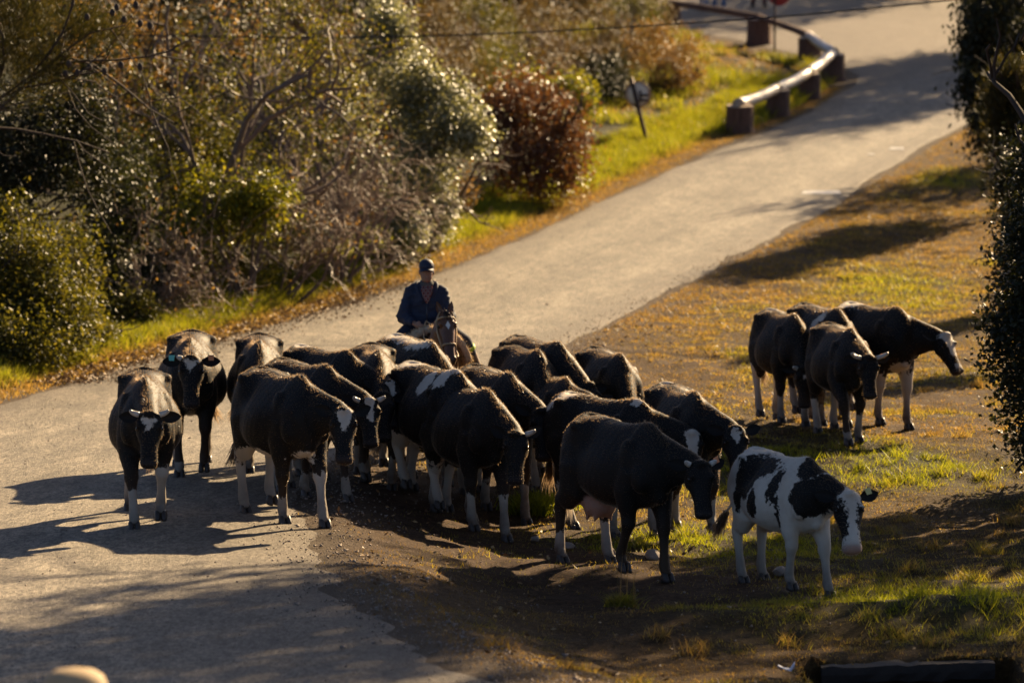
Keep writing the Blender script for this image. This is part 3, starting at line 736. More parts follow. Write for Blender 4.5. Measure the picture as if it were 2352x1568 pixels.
for fx, s, st in ((1, 1, .15), (1, -1, -.14), (0, 1, -.16), (0, -1, .14)):
    if fx:
        T0 = Vector((.5 + st, s * .12, 0)); F0 = T0 + Vector((-.06, 0, .15)); E = Vector((.47, s * .13, .82)); K = E.lerp(F0, .52) + Vector((.02, 0, 0))
        pts = [Vector((.52, s * .13, .98)), E, E.lerp(K, .5), K, K.lerp(F0, .3), K.lerp(F0, .7), F0, T0 + Vector((0, 0, .06))]; rr = [(.08, .12), (.08, .11), (.062, .072), (.05, .055), (.036, .042), (.034, .04), (.044, .046), (.045, .05)]
    else:
        T0 = Vector((-.58 + st, s * .13, 0)); F0 = T0 + Vector((-.06, 0, .16)); Hk = Vector((-.68 + .6 * st, s * .14, .54)); St = Vector((-.36 + .2 * st, s * .16, .82))
        pts = [Vector((-.5, s * .13, 1.1)), Vector((-.44, s * .16, .94)), St.lerp(Hk, .3), St.lerp(Hk, .65), Hk, Hk.lerp(F0, .3), Hk.lerp(F0, .7), F0, T0 + Vector((0, 0, .06))]; rr = [(.1, .2), (.1, .2), (.085, .14), (.06, .085), (.048, .06), (.038, .045), (.036, .042), (.045, .048), (.046, .05)]
    mb.tube(pts, rr, 12, up=(1, 0, .01)); hleg.append(T0)
me = remesh(mb, .019, 2)
V = coords(me); IH = np.array(HHM.inverted()); HV = V @ IH[:3, :3].T + IH[:3, 3]
fattr(me, 'pat', np.where((HV[:, 2] > -.05) & (V[:, 0] > .7), .045 - (np.abs(HV[:, 0] - .15) * .75 + np.abs(HV[:, 1]) * 1.35), -.1))
fattr(me, 'mud', np.clip(1.2 - V[:, 2] / .4, 0, 1) * .9)
bm = bmesh.new(); bm.from_mesh(me); lay = bm.verts.layers.float['pat']
eb = MB()
for s in (-1, 1):
    for sg, off in ((1, 0), (-1, .012)):
        d = Vector((-1, s * .22, .12)).normalized(); fr = Vector((.1, s * .3, 1)).normalized(); fr = (fr - d * fr.dot(d)).normalized(); up = d.cross(fr); VV = []
        for u, w in zip((0, .2, .45, .7, .9, 1), (.6, .95, 1, .72, .34, .05)):
            for v in (-1, -.5, 0, .5, 1): VV.append(HHM @ (Vector((.0, s * .055, .0)) + d * (u * .155) + up * (v * w * .036) + fr * (-.03 * (1 - v * v) * w - off * (1 - abs(v)))))
        FF = []
        for i in range(5):
            for j in range(4): a = i * 5 + j; f = (a, a + 1, a + 6, a + 5); FF.append(f if sg > 0 else f[::-1])
        eb.add(VV, FF)
nv = [bm.verts.new(v) for v in eb.V]
for v in nv: v[lay] = -.1
for f in eb.F:
    ff = bm.faces.new([nv[i] for i in f]); ff.smooth = True
bm.to_mesh(me); bm.free()
obj('body', me, HCOAT, horse)
hb = MB(); hb.loft([[(.02 + r * 1.15 * math.cos(a), r * math.sin(a), z) for a in np.linspace(0, 2 * math.pi, 12, endpoint=False)] for z, r in ((0, .066), (.04, .06), (.08, .05), (.1, .03))])
hm = hb.mesh('hoof')
for T0 in hleg: obj('hoof', hm, HOOF, horse, T0)
for s in (-1, 1):
    e = MB(); e.ball(HHM @ Vector((.15, s * .094, -.008)), .021, 8, 6); e.build('eye', EYE, horse)
rng = np.random.RandomState(3)
n = 500; u = rng.rand(n)
mp = np.array([tuple(q) for q in bezier(Vector((.46, 0, 1.36)), Vector((.62, 0, 1.48)), Vector((.78, .0, 1.60)), HHM @ Vector((-.02, 0, .03)), 40)])
P = mp[(u * 39).astype(int)] + rng.normal(size=(n, 3)) * .012; D = np.array((-.1, .75, -.75))[None] + rng.normal(size=(n, 3)) * .3; D /= np.linalg.norm(D, axis=1)[:, None]
tag(obj('mane', hair_blades(P, D, D, rng.uniform(.08, .2, n), np.full(n, .004), rng), MANE, horse), kind='stuff')
P = np.array(HHM @ Vector((0, 0, .04)))[None] + rng.normal(size=(120, 3)) * .02; D = np.array(hx)[None] + rng.normal(size=(120, 3)) * .2
tag(obj('forelock', hair_blades(P, D, D, rng.uniform(.05, .11, 120), np.full(120, .004), rng), MANE, horse), kind='stuff')
P = np.array((-.82, 0, 1.0))[None] + rng.normal(size=(400, 3)) * .02; D = np.array((-.1, 0, -1.0))[None] + rng.normal(size=(400, 3)) * .07
tag(obj('tail', hair_blades(P, D, D, rng.uniform(.4, .75, 400), np.full(400, .005), rng), MANE, horse), kind='stuff')
tag(horse, 'small bay horse with a white star on its forehead behind the herd', 'horse')

# bridle: straps as tubes round the head
bridle = empty('bridle', HORSE, H - math.pi / 2)
def headring(x, grow=.008, lo=-1.0):
    T = np.array(HHEAD); w = np.interp(x, T[:, 0], T[:, 1]) + grow; zt = np.interp(x, T[:, 0], T[:, 2]) + grow; zb = np.interp(x, T[:, 0], T[:, 3]) - grow
    c, hz_ = (zt + zb) / 2, (zt - zb) / 2; out = []
    for a in np.linspace(0, 2 * math.pi, 25):
        ca, sa = math.cos(a), math.sin(a)
        out.append(HHM @ Vector((x + .05 * min(0, sa), math.copysign(abs(ca) ** .75, ca) * w * (1 - .22 * max(0, -sa)), c + math.copysign(abs(sa) ** .8, sa) * hz_)))
    return out
b = MB(); b.tube(headring(.055), [.0115] * 25, 6); b.build('browband', ROPE, bridle)
b = MB(); b.tube(headring(.37), [.012] * 25, 6); b.build('noseband', ROPE, bridle)
for s in (-1, 1):
    b = MB(); b.tube([HHM @ Vector(q) for q in ((-.02, s * .07, .02), (.08, s * .112, -.03), (.2, s * .11, -.06), (.3, s * .095, -.06), (.44, s * .075, -.06))], [.010] * 5, 6); b.build('cheek_strap', ROPE, bridle)
    b = MB(); b.tube([HHM @ Vector(q) for q in ((.44, s * .076, -.05), (.44, s * .084, -.085), (.47, s * .08, -.10))], [.012] * 3, 6); b.build('bit_ring', plain('steel', (.4, .38, .35), .3, .2, 9, .1, 1.0), bridle)
    q0 = HHM @ Vector((.46, s * .08, -.09))
    b = MB(); b.tube(bezier(q0, q0 + Vector((-.15, s * .12, -.12)), Vector((.55, s * .2, 1.30)), Vector((.30, -.07, 1.46)), 14), [.008] * 14, 6); b.build('rein', ROPE, bridle)
    b = MB(); b.tube(bezier(q0, q0 + Vector((-.05, s * .05, -.15)), q0 + Vector((-.2, s * .08, -.28)), Vector((.55, s * .16, .85)), 10), [.008] * 10, 6); b.build('martingale', LEATHER, bridle)
tag(bridle, 'pale rawhide bridle and reins on the bay horse', 'bridle')

# sheepskin saddle
saddle = empty('sheepskin_saddle', HORSE, H - math.pi / 2)
rings = []
for x in np.linspace(-.38, .46, 13):
    ring = []
    zc_ = np.interp(x, [-.38, -.1, .1, .36], [1.33, 1.30, 1.30, 1.36]); pom = .06 * math.exp(-((x - .38) / .1) ** 2) + .05 * math.exp(-((x + .32) / .08) ** 2)
    wd = .38 + .03 * math.sin(x * 5)
    A = np.linspace(-1.0, 1.0, 15)
    out = [(x, wd * math.sin(a * 1.35) * (1 + .12 * abs(a)), zc_ + pom - .36 * (1 - math.cos(a * 1.35)) - .10 * abs(a) ** 3) for a in A]
    inn = [(x, q[1] * .86, q[2] - .055) for q in out[::-1]]
    rings.append(out + inn)
mb = MB(); mb.loft(rings); me = remesh(mb, .018, 4)
base = obj('fleece_pad', me, FLEECE_B, saddle)
V = coords(me); N = normals(me); idx = rng.choice(len(V), 9000)
D = N[idx] + rng.normal(size=(9000, 3)) * .5 + np.array((0, 0, -.3)); D /= np.linalg.norm(D, axis=1)[:, None]
tag(obj('wool', hair_blades(V[idx], D, D, rng.uniform(.02, .05, 9000), np.full(9000, .0035), rng), FLEECE, saddle), kind='stuff')
for s in (-1, 1):
    b = MB(); b.tube([(.08, s * .31, 1.10), (.12, s * .45, .95), (.14, s * .53, .78)], [.012] * 3, 6); b.build('stirrup_strap', LEATHER, saddle)
    b = MB(); b.tube([(.14 + .07 * math.cos(a), s * .56 + .0 * a, .78 + .07 * math.sin(a) - .05) for a in np.linspace(0, 2 * math.pi, 13)], [.011] * 13, 6); b.build('stirrup', LEATHER, saddle)
tag(saddle, 'cream sheepskin saddle on the bay horse under the rider', 'saddle')

# rider
SKIN = plain('skin', (.30, .16, .10), .5, .15, 10, .1, **{'Subsurface Weight': .1})
NAVY = plain('navy_jacket', (.016, .023, .048), .75, .35, 9, .5)
JEANS = plain('dark_jeans', (.022, .026, .042), .85, .3, 14, .4)
CAPM = plain('navy_cap', (.014, .020, .045), .65, .2, 20, .3)
rider = empty('person', HORSE, H - math.pi / 2 - .18)
def limb(mb, pts, rad, n=12): mb.tube(pts, rad, n, up=(.3, .2, 1))
hipL = [Vector((.0, s * .10, 1.40)) for s in (1, -1)]
knee = [Vector((.26, .43, 1.22)), Vector((.24, -.36, 1.20))]
ank = [Vector((.12, .60, .84)), Vector((.10, -.44, .80))]
toe = [Vector((.30, .66, .80)), Vector((.28, -.48, .76))]
sh = [Vector((.0, .175, 1.785)), Vector((.0, -.175, 1.785))]
elb = [Vector((.05, .245, 1.50)), Vector((.03, -.26, 1.49))]
wr = [Vector((.27, .13, 1.42)), Vector((.29, -.13, 1.42))]
mb = MB()
HC = Vector((.035, 0, 2.015))
mb.tube([(0, 0, 1.36), (0, 0, 1.5), (0, 0, 1.65), (0, 0, 1.78), (0, 0, 1.84)], [(.15, .11), (.14, .10), (.16, .105), (.15, .09), (.07, .06)], 14, up=(1, 0, 0))
mb.tube([(0, 0, 1.80), (.01, 0, 1.88), (.03, 0, 1.96)], [.058, .055, .056], 12, up=(1, 0, 0))
hr = []
for z, rx, ry, cx in ((-.125, .035, .03, .045), (-.11, .062, .052, .03), (-.07, .082, .066, .018), (-.02, .094, .073, .008), (.03, .098, .077, .0), (.08, .092, .072, -.004), (.115, .062, .05, -.006), (.13, .02, .02, -.006)):
    hr.append([(HC.x + cx + rx * math.cos(a), HC.y + ry * math.sin(a), HC.z + z) for a in np.linspace(0, 2 * math.pi, 16, endpoint=False)])
mb.loft(hr)
mb.tube([HC + Vector((.098, 0, .02)), HC + Vector((.115, 0, -.015)), HC + Vector((.112, 0, -.032))], [.011, .015, .014], 8)   # nose
mb.ball(HC + Vector((.088, 0, -.068)), (.014, .024, .009), 8, 6)                                                          # mouth
mb.ball(HC + Vector((.080, 0, .032)), (.018, .05, .012), 8, 6)                                                            # brow
for s in (-1, 1): mb.ball(HC + Vector((-.005, s * .080, -.012)), (.022, .012, .034), 8, 6)                               # ears
for k, s in enumerate((1, -1)):
    limb(mb, [sh[k], sh[k].lerp(elb[k], .5), elb[k]], [.055, .05, .042]); limb(mb, [elb[k], elb[k].lerp(wr[k], .5), wr[k]], [.042, .038, .03])
    limb(mb, [hipL[k], hipL[k].lerp(knee[k], .5), knee[k]], [.09, .08, .06]); limb(mb, [knee[k], knee[k].lerp(ank[k], .4), ank[k]], [.058, .055, .04])
    # hand: palm, four curled fingers, thumb
    pd = Vector((.8, -s * .55, -.2)).normalized(); sd = Vector((0, 0, 1)); pal = wr[k] + pd * .045
    mb.tube([wr[k], pal, pal + pd * .035], [(.022, .034), (.022, .042), (.02, .04)], 10)
    for fi in range(4):
        b0 = pal + pd * .035 + sd * (.028 - .019 * fi); L_ = (.030, .034, .031, .024)[fi]; cu = Vector((-.2, -s * .75, -.1)).normalized()
        mb.tube([b0, b0 + pd * L_, b0 + pd * L_ * 1.1 + cu * .026, b0 + pd * L_ * .35 + cu * .046], [.0105, .010, .0095, .008], 7)
    mb.tube([pal + sd * .03 - pd * .015, pal + sd * .05 + pd * .02, pal + sd * .046 + pd * .05], [.013, .011, .009], 7)
me = remesh(mb, .0095, 2)
obj('body', me, SKIN, rider)
for s in (-1, 1):
    e = MB(); e.ball(HC + Vector((.084, s * .032, .008)), .0115, 8, 6); e.build('eye', EYE, rider)
e = MB()
hl = []
for z, k in ((-.03, 1.0), (.03, 1.03), (.07, 1.02), (.10, .8)): hl.append([(HC.x - .008 + .1 * k * math.cos(a) - (.05 if math.cos(a) > 0.2 else 0), HC.y + .080 * k * math.sin(a), HC.z + z) for a in np.linspace(0, 2 * math.pi, 16, endpoint=False)])
e.loft(hl); e.build('hair', MANE, rider)
# jacket
mb = MB()
mb.tube([(.0, 0, 1.33), (.0, 0, 1.42), (.005, 0, 1.55), (.01, 0, 1.68), (.005, 0, 1.78), (0, 0, 1.845)], [(.19, .15), (.19, .15), (.185, .145), (.195, .145), (.175, .125), (.09, .08)], 18, up=(1, 0, 0))
for k, s in enumerate((1, -1)):
    limb(mb, [sh[k] + Vector((0, -s * .05, .0)), sh[k], sh[k].lerp(elb[k], .45), elb[k]], [.07, .078, .083, .08])
    limb(mb, [elb[k], elb[k].lerp(wr[k], .5), wr[k].lerp(elb[k], .1)], [.08, .072, .052])
    mb.ball(elb[k], .083, 10, 7); limb(mb, [Vector((-.01, s * .03, 1.845)), Vector((-.005, s * .10, 1.825)), sh[k] + Vector((0, 0, .005))], [.06, .065, .072])
me = remesh(mb, .014, 3); V = coords(me); N = normals(me)
fold = (fbm(V[:, 1] * 9 + V[:, 0] * 4, V[:, 2] * 16, 5, 3) - .5) * .05
V = V + N * fold[:, None]; me.vertices.foreach_set('co', V.astype(np.float32).ravel()); me.update()
jk = obj('jacket', me, NAVY, rider)
b = MB()
for s in (-1, 1): b.tube(bezier(Vector((-.09, s * .05, 1.87)), Vector((-.02, s * .15, 1.89)), Vector((.10, s * .13, 1.84)), Vector((.15, s * .03, 1.66)), 9), [(.026, .03)] * 5 + [(.024, .026)] * 2 + [(.018, .02), (.008, .01)], 8)
b.tube(bezier(Vector((-.09, .05, 1.87)), Vector((-.11, .02, 1.88)), Vector((-.11, -.02, 1.88)), Vector((-.09, -.05, 1.87)), 5), [(.026, .03)] * 5, 8)
b.build('collar', NAVY, jk)
for s in (-1, 1):
    b = MB(); b.box((.155, s * .10, 1.645), (.010, .05, .012)); b.build('pocket_flap', NAVY, jk, False)
b = MB(); b.tube([(.155, 0, 1.66), (.162, 0, 1.5), (.158, 0, 1.36)], [(.008, .006)] * 3, 6); b.build('zip', plain('zip', (.05, .05, .06), .4), jk)
# sweater front with a knitted band pattern, grey roll collar
t = NT('patterned_knit'); p = t.objco(); sx = t.n('ShaderNodeSeparateXYZ', {0: p})
w1 = t.math('SINE', t.math('MULTIPLY', sx.outputs[2], 95.0)); w2 = t.math('SINE', t.math('MULTIPLY', sx.outputs[1], 130.0))
KNIT = t.fin(t.bsdf(t.ramp(t.math('MULTIPLY', w1, w2), [(.0, (.16, .045, .04)), (.25, (.42, .33, .27)), (.6, (.09, .035, .04))]), .9))
rows = []
for z, w in ((1.85, .065), (1.80, .066), (1.74, .048), (1.69, .028), (1.655, .008)): rows.append([(.128 + .028 * S((1.84 - z) / .12) - .5 * y * y + .022, y, z) for y in np.linspace(-w, w, 7)])
VV = [q for r_ in rows for q in r_]; FF = [(i * 7 + j, i * 7 + j + 1, i * 7 + j + 8, i * 7 + j + 7) for i in range(4) for j in range(6)]
me = py_mesh('sweater', VV, FF, True); o = obj('sweater', me, KNIT, rider); sm_ = o.modifiers.new('thick', 'SOLIDIFY'); sm_.thickness = .02
b = MB(); b.tube([(.005, 0, 1.84), (.012, 0, 1.87), (.02, 0, 1.91)], [(.088, .085), (.085, .082), (.07, .07)], 16, up=(1, 0, 0)); b.build('roll_collar', plain('grey_wool', (.10, .095, .085), .95, .3, 30, .5), rider)
# cap
b = MB(); cr = []
for z, k in ((.028, 1.03), (.06, 1.04), (.09, .97), (.115, .80), (.135, .5), (.143, .1)): cr.append([(HC.x - .004 + .104 * k * math.cos(a), HC.y + .084 * k * math.sin(a), HC.z + z) for a in np.linspace(0, 2 * math.pi, 18, endpoint=False)])
b.loft(cr); cap = b.build('cap', CAPM, rider)
VV = []; FF = []
for i, u in enumerate((0, .5, 1)):
    for j, a in enumerate(np.linspace(-1.15, 1.15, 11)): VV.append((HC.x + .085 * math.cos(a) + u * .075 * math.cos(a) ** .5, HC.y + (.082 - .004 * u) * math.sin(a), HC.z + .035 - .022 * u - .03 * math.sin(a) ** 2 * u))
FF = [(i * 11 + j, i * 11 + j + 1, i * 11 + j + 12, i * 11 + j + 11) for i in range(2) for j in range(10)]
o = obj('cap_brim', py_mesh('cap_brim', VV, FF, True), CAPM, cap); o.modifiers.new('thick', 'SOLIDIFY').thickness = .006
# trousers, leg bands, boots
mb = MB(); mb.ball((0, 0, 1.40), (.15, .19, .12), 12, 9)
for k in (0, 1):
    limb(mb, [hipL[k], hipL[k].lerp(knee[k], .5), knee[k]], [.115, .105, .085]); mb.ball(knee[k], .085, 10, 7)
    limb(mb, [knee[k], knee[k].lerp(ank[k], .45)], [.083, .075])
obj('trousers', remesh(mb, .014, 3), JEANS, rider)
HIVIS = plain('hi_vis_band', (.45, .62, .04), .5, .15, 20, .1)
for k in (0, 1):
    d = (ank[k] - knee[k]).normalized()
    q = knee[k] + d * .07
    b = MB(); b.tube([q, q + d * .045], [.090, .088], 16, up=(.3, .2, 1)); b.build('reflective_band', HIVIS, rider)
    mb = MB(); limb(mb, [knee[k].lerp(ank[k], .36), knee[k].lerp(ank[k], .6), ank[k] + Vector((0, 0, .02)), ank[k] - Vector((0, 0, .03))], [.078, .070, .052, .05])
    mb.tube([ank[k] - Vector((.04, 0, .03)), ank[k].lerp(toe[k], .5) - Vector((0, 0, .03)), toe[k]], [(.042, .038), (.045, .034), (.03, .02)], 10)
    obj('boot', remesh(mb, .013, 3), plain('tan_boot', (.23, .145, .08), .6, .3, 12, .3), rider)
tag(rider, 'rider in navy jacket and cap sitting on the bay horse', 'person')
# ------------------------------------------------------------------ stump-and-log barrier
t = NT('stump_bark'); p = t.objco()
st = t.n('ShaderNodeMapping', {'Vector': p, 'Scale': (9, 9, 1.2)}).outputs[0]
bn = t.noise(3, st, 6, .7)
BARK = t.fin(t.bsdf(t.ramp(bn, [(.3, (.065, .032, .019)), (.6, (.18, .092, .055)), (.8, (.27, .16, .10))]), .85, Normal=t.bump(bn, .9, .04)))
t = NT('sawn_wood'); p = t.objco()
wv = t.n('ShaderNodeTexWave', {'Vector': p, 'Scale': 9.0, 'Distortion': 2.0}, wave_type='RINGS').outputs['Fac']
SAWN = t.fin(t.bsdf(t.mix(wv, (.36, .25, .15), (.56, .42, .27)), .7))
t = NT('weathered_log'); p = t.objco()
n = t.noise(4, t.n('ShaderNodeMapping', {'Vector': p, 'Scale': (6, 6, 6)}).outputs[0], 5, .7)
LOGM = t.fin(t.bsdf(t.ramp(n, [(.36, (.22, .14, .085)), (.5, (.50, .39, .26)), (.68, (.70, .58, .42))]), .36, Normal=t.bump(n, .6, .03)))
STL = ['stump nearest the road edge, low end of the log barrier', 'second stump up from the low end of the log barrier', 'third stump up, halfway along the bright logs', 'stump at the outer bend of the log barrier',
       'grey stump just past the bend of the barrier', 'stump beside the thin red-sign post', 'far stump half hidden by dry shrubs at the barrier end']
STUMPS = []
rs = np.random.RandomState(5)
for k, (px, py, wpx, hpx) in enumerate(((1697, 305, 65, 61), (1785, 268, 55, 60), (1858, 228, 52, 58), (1914, 186, 54, 60), (1859, 143, 54, 56), (1743, 102, 57, 57), (1541, 62, 46, 50))):
    b0 = ground_at(px, py); s_ = FPX / b0.y; r = wpx / s_ / 2; hh = hpx / s_
    root = empty('tree_stump', b0, 0)
    mb = MB(); nseg = 28; ph = rs.rand() * 6; lean = (rs.rand() - .5) * .06
    def ring(z, kk): return [(kk * r * (1 + .04 * math.sin(3 * a + ph) + .025 * math.sin(9 * a + ph * 2) + .02 * math.sin(17 * a)) * math.cos(a) + lean * z, kk * r * (1 + .04 * math.sin(3 * a + ph) + .025 * math.sin(9 * a + ph * 2) + .02 * math.sin(17 * a)) * math.sin(a), z) for a in np.linspace(0, 2 * math.pi, nseg, endpoint=False)]
    def tilt(rg): return [(q[0], q[1], q[2] + .13 * q[1]) for q in rg]
    mb.loft([ring(-.12, 1.12), ring(.02, 1.08), ring(.12, 1.0), ring(hh * .6, .97), tilt(ring(hh * .95, .96)), tilt(ring(hh, .95))])

    mb.build('bark', BARK, root)
    tb = MB(); tb.loft([tilt(ring(hh - .02, .93)), tilt(ring(hh + .012, .93))]); tb.build('sawn_top', SAWN, root, False)
    tag(root, STL[k], 'stump', 'stumps of the roadside log barrier')
    STUMPS.append((b0, hh, r))
LGL = ['brightest sunlit log resting between the two lowest stumps', 'pale mottled log, second up from the low end of the barrier', 'sunlit log running up to the barrier bend', 'thick grey log turning the bend of the barrier', 'brown log from the bend to the red-sign stump', 'long thin far log at the back of the barrier']
for k in range(6):
    (a, ha, ra), (b, hb_, rb_) = STUMPS[k], STUMPS[k + 1]
    A = a + Vector((0, 0, ha + .05)); B = b + Vector((0, 0, hb_ + .05)); d = (B - A).normalized()
    A2 = A - d * .12; B2 = B + d * .05; r = .135 if k < 4 else .10
    mb = MB(); pts = []; rr = []
    for u in np.linspace(0, 1, 15):
        q = A2.lerp(B2, u) - Vector((0, 0, .04 * math.sin(math.pi * u) * (1 if k < 4 else -0.5))); pts.append(q - A2); rr.append(r * (1 - .12 * u + .05 * math.sin(u * 23 + k) + .03 * math.sin(u * 51)))
    mb.tube(pts, rr, 12)
    o = mb.build('barrier_log', LOGM if k < 4 else BARK); o.location = A2
    tag(o, LGL[k], 'log', 'logs of the roadside barrier')

# ------------------------------------------------------------------ road signs seen from behind
RUSTY = plain('rusty_steel', (.085, .045, .028), .6, .4, 14, .3, .4)
t = NT('sign_back'); p = t.objco()
L_ = t.n('ShaderNodeVectorMath', {0: p}, operation='LENGTH').outputs['Value']
rim = t.ramp(t.math('ADD', L_, t.math('MULTIPLY', t.math('SUBTRACT', t.noise(6, p, 4), .5), .12)), [(.20, (0, 0, 0)), (.28, (1, 1, 1))])
SIGNB = t.fin(t.bsdf(t.mix(rim, t.mix(t.noise(4, p), (.78, .66, .50), (.88, .78, .62)), (.34, .17, .07)), .55))
def disc(mb, c, r, th, n=28):
    mb.loft([[(c[0] + r * k * math.cos(a), c[1] + y, c[2] + r * k * math.sin(a)) for a in np.linspace(0, 2 * math.pi, n, endpoint=False)] for y, k in ((-th, .985), (-th * .5, 1), (th * .5, 1), (th, .985))])
b0 = ground_at(1487, 333); top = at(1449, 178, b0.y)
sg = empty('road_sign', b0)
pv = top - b0
b = MB(); b.tube([(0, 0, -.3), (0, 0, 0), pv * .5, pv], [.048, .048, .046, .044], 8); b.build('post', RUSTY, sg)
cc = at(1466, 217, b0.y) - b0 + Vector((0, .075, 0))
d = MB(); disc(d, (0, 0, 0), .30, .008); o = d.build('plate', SIGNB, sg); o.location = cc; o.rotation_euler = (0, 0, .25)
for dx, dz, hw_, hz_ in ((.13, -.02, .10, .026), (.14, -.13, .085, .022), (.05, -.05, .022, .13)):
    b = MB(); b.box(cc + Vector((dx, -.022, dz)), (hw_, .012, hz_)); b.build('bracket', RUSTY, sg, False)
tag(sg, 'leaning rusty post with a round pale sign seen from behind', 'road sign')
b0 = ground_at(1779, 121)
sg = empty('road_sign', b0)
b = MB(); b.tube([(0, 0, -.3), (0, 0, 1.0), (0, 0, 2.15)], [.032, .032, .030], 8); b.build('post', RUSTY, sg)
cc = at(1790, -14, b0.y) - b0 + Vector((0, .06, 0))
d = MB(); disc(d, (0, 0, 0), .33, .008); o = d.build('plate', plain('faded_red', (.36, .035, .03), .5, .25, 6, .1), sg); o.location = cc
tag(sg, 'straight thin post carrying a red disc at the top edge', 'road sign')

# ------------------------------------------------------------------ people walking at the top edge
def walker(label, pxl, py, h, cloth, top, shoe, spread, ang):
    b0 = ground_at(pxl, py)
    root = empty('person', b0, ang); k = h / 1.75
    root.scale = (k, k, k)
    hip = [Vector((0, s * .09, .92)) for s in (1, -1)]; kn = [Vector((.06 + spread * .4, .10, .50)), Vector((-.02 - spread * .25, -.10, .49))]; an = [Vector((spread * .8, .10, .09)), Vector((-spread, -.10, .11))]
    m = MB()
    m.tube([(0, 0, .88), (0, 0, 1.0), (0, 0, 1.15), (.01, 0, 1.32), (0, 0, 1.43), (0, 0, 1.47)], [(.155, .11), (.15, .11), (.14, .10), (.17, .11), (.14, .085), (.06, .055)], 12, up=(1, 0, 0))
    m.tube([(0, 0, 1.44), (.01, 0, 1.52), (.02, 0, 1.58)], [.052, .05, .05], 10, up=(1, 0, 0)); m.ball((.025, 0, 1.645), (.095, .075, .118), 12, 9)
    m.tube([(.115, 0, 1.66), (.128, 0, 1.625)], [.012, .015], 7)
    for i, s in enumerate((1, -1)):
        m.ball((.015, s * .076, 1.64), (.02, .01, .03), 7, 5)
        w = Vector((.1 * s * spread * 3, s * .25, .84)); e = Vector((-.02, s * .235, 1.12)); m.tube([(0, s * .16, 1.40), (0, s * .19, 1.39), e, w], [.05, .055, .042, .03], 9)
        m.tube([w, w + Vector((.01, 0, -.06)), w + Vector((.02, 0, -.09))], [(.02, .035), (.02, .04), (.018, .036)], 8)
        for f in range(4): q = w + Vector((.045 - .022 * f, 0, -.09)); m.tube([q, q + Vector((.008, -s * .01, -.045)), q + Vector((.004, -s * .025, -.075 + .006 * abs(f - 1.5)))], [.010, .0095, .008], 6)
        q = w + Vector((.04, 0, -.03)); m.tube([q, q + Vector((.03, -s * .012, -.03)), q + Vector((.038, -s * .016, -.06))], [.012, .011, .009], 6)
        m.tube([hip[i], kn[i], an[i]], [.085, .058, .042], 10)
        m.tube([an[i], an[i] + Vector((.02, 0, -.05)), an[i] + Vector((.14, 0, -.065))], [.04, .04, .028], 8)
    obj('body', remesh(m, .016, 2), SKIN, root)
    m = MB(); m.ball((0, 0, .93), (.125, .165, .10), 10, 8)
    for i in (0, 1): m.tube([hip[i], hip[i].lerp(kn[i], .5), kn[i], kn[i].lerp(an[i], .5), an[i]], [.105, .092, .076, .07, .068], 12)
    obj('trousers', remesh(m, .018, 2), cloth, root)
    m = MB(); m.tube([(0, 0, .86), (0, 0, 1.0), (0, 0, 1.15), (.01, 0, 1.32), (0, 0, 1.43), (0, 0, 1.48)], [(.18, .13), (.175, .13), (.165, .125), (.19, .13), (.155, .10), (.07, .065)], 12, up=(1, 0, 0))
    for s in (1, -1): m.tube([(0, s * .15, 1.40), (0, s * .19, 1.39), (-.02, s * .235, 1.12), (.05 * s * spread * 3, s * .245, .98)], [.06, .07, .058, .05], 9)
    obj('jacket', remesh(m, .018, 2), top, root)
    m = MB(); m.ball((.005, 0, 1.685), (.10, .082, .095), 12, 8); obj('hair', m.mesh('hair'), MANE, root)
    for i in (0, 1):
        m = MB(); q = an[i]; m.tube([q + Vector((-.06, 0, -.045)), q + Vector((.02, 0, -.035)), q + Vector((.12, 0, -.06)), q + Vector((.17, 0, -.07))], [(.04, .04), (.045, .045), (.045, .032), (.025, .015)], 10)
        m.build('shoe', shoe, root)
    tag(root, label, 'person', 'people walking at the top of the road')
WSHOE = plain('pale_shoe', (.55, .52, .48), .6, .1); DSHOE = plain('dark_shoe', (.03, .025, .022), .5, .2)
walker('legs of a person in pale faded jeans at the top edge', 1617, 22, 1.72, plain('pale_jeans', (.22, .27, .36), .85, .2, 12, .3), plain('grey_top', (.2, .2, .2), .8), WSHOE, .10, -1.9)
walker('legs of a person in blue jeans and white shoes at the top edge', 1652, 22, 1.70, plain('blue_jeans', (.07, .13, .27), .85, .2, 12, .3), plain('dark_top', (.05, .05, .06), .8), WSHOE, .16, -1.2)
walker('legs of a person in dark red trousers beside the red sign', 1743, 18, 1.74, plain('dark_red_cloth', (.11, .028, .02), .85, .2, 12, .3), plain('maroon_top', (.1, .03, .03), .8), DSHOE, .20, -1.0)

# ------------------------------------------------------------------ overhead wire
b = MB(); pw = []
for px, py, Y in ((-500, 60, 64), (340, 82, 64), (950, 84, 64), (1550, 56, 64), (2060, 14, 64), (2700, -60, 64)): pw.append(at(px, py, Y))
pc = crom(np.array([tuple(q) for q in pw]), 10)
b.tube(pc, [.014] * len(pc), 6)
wire = b.build('overhead_wire', plain('black_cable', (.015, .013, .012), .5, .1))
tag(wire, 'thin dark overhead wire crossing the upper picture', 'wire')

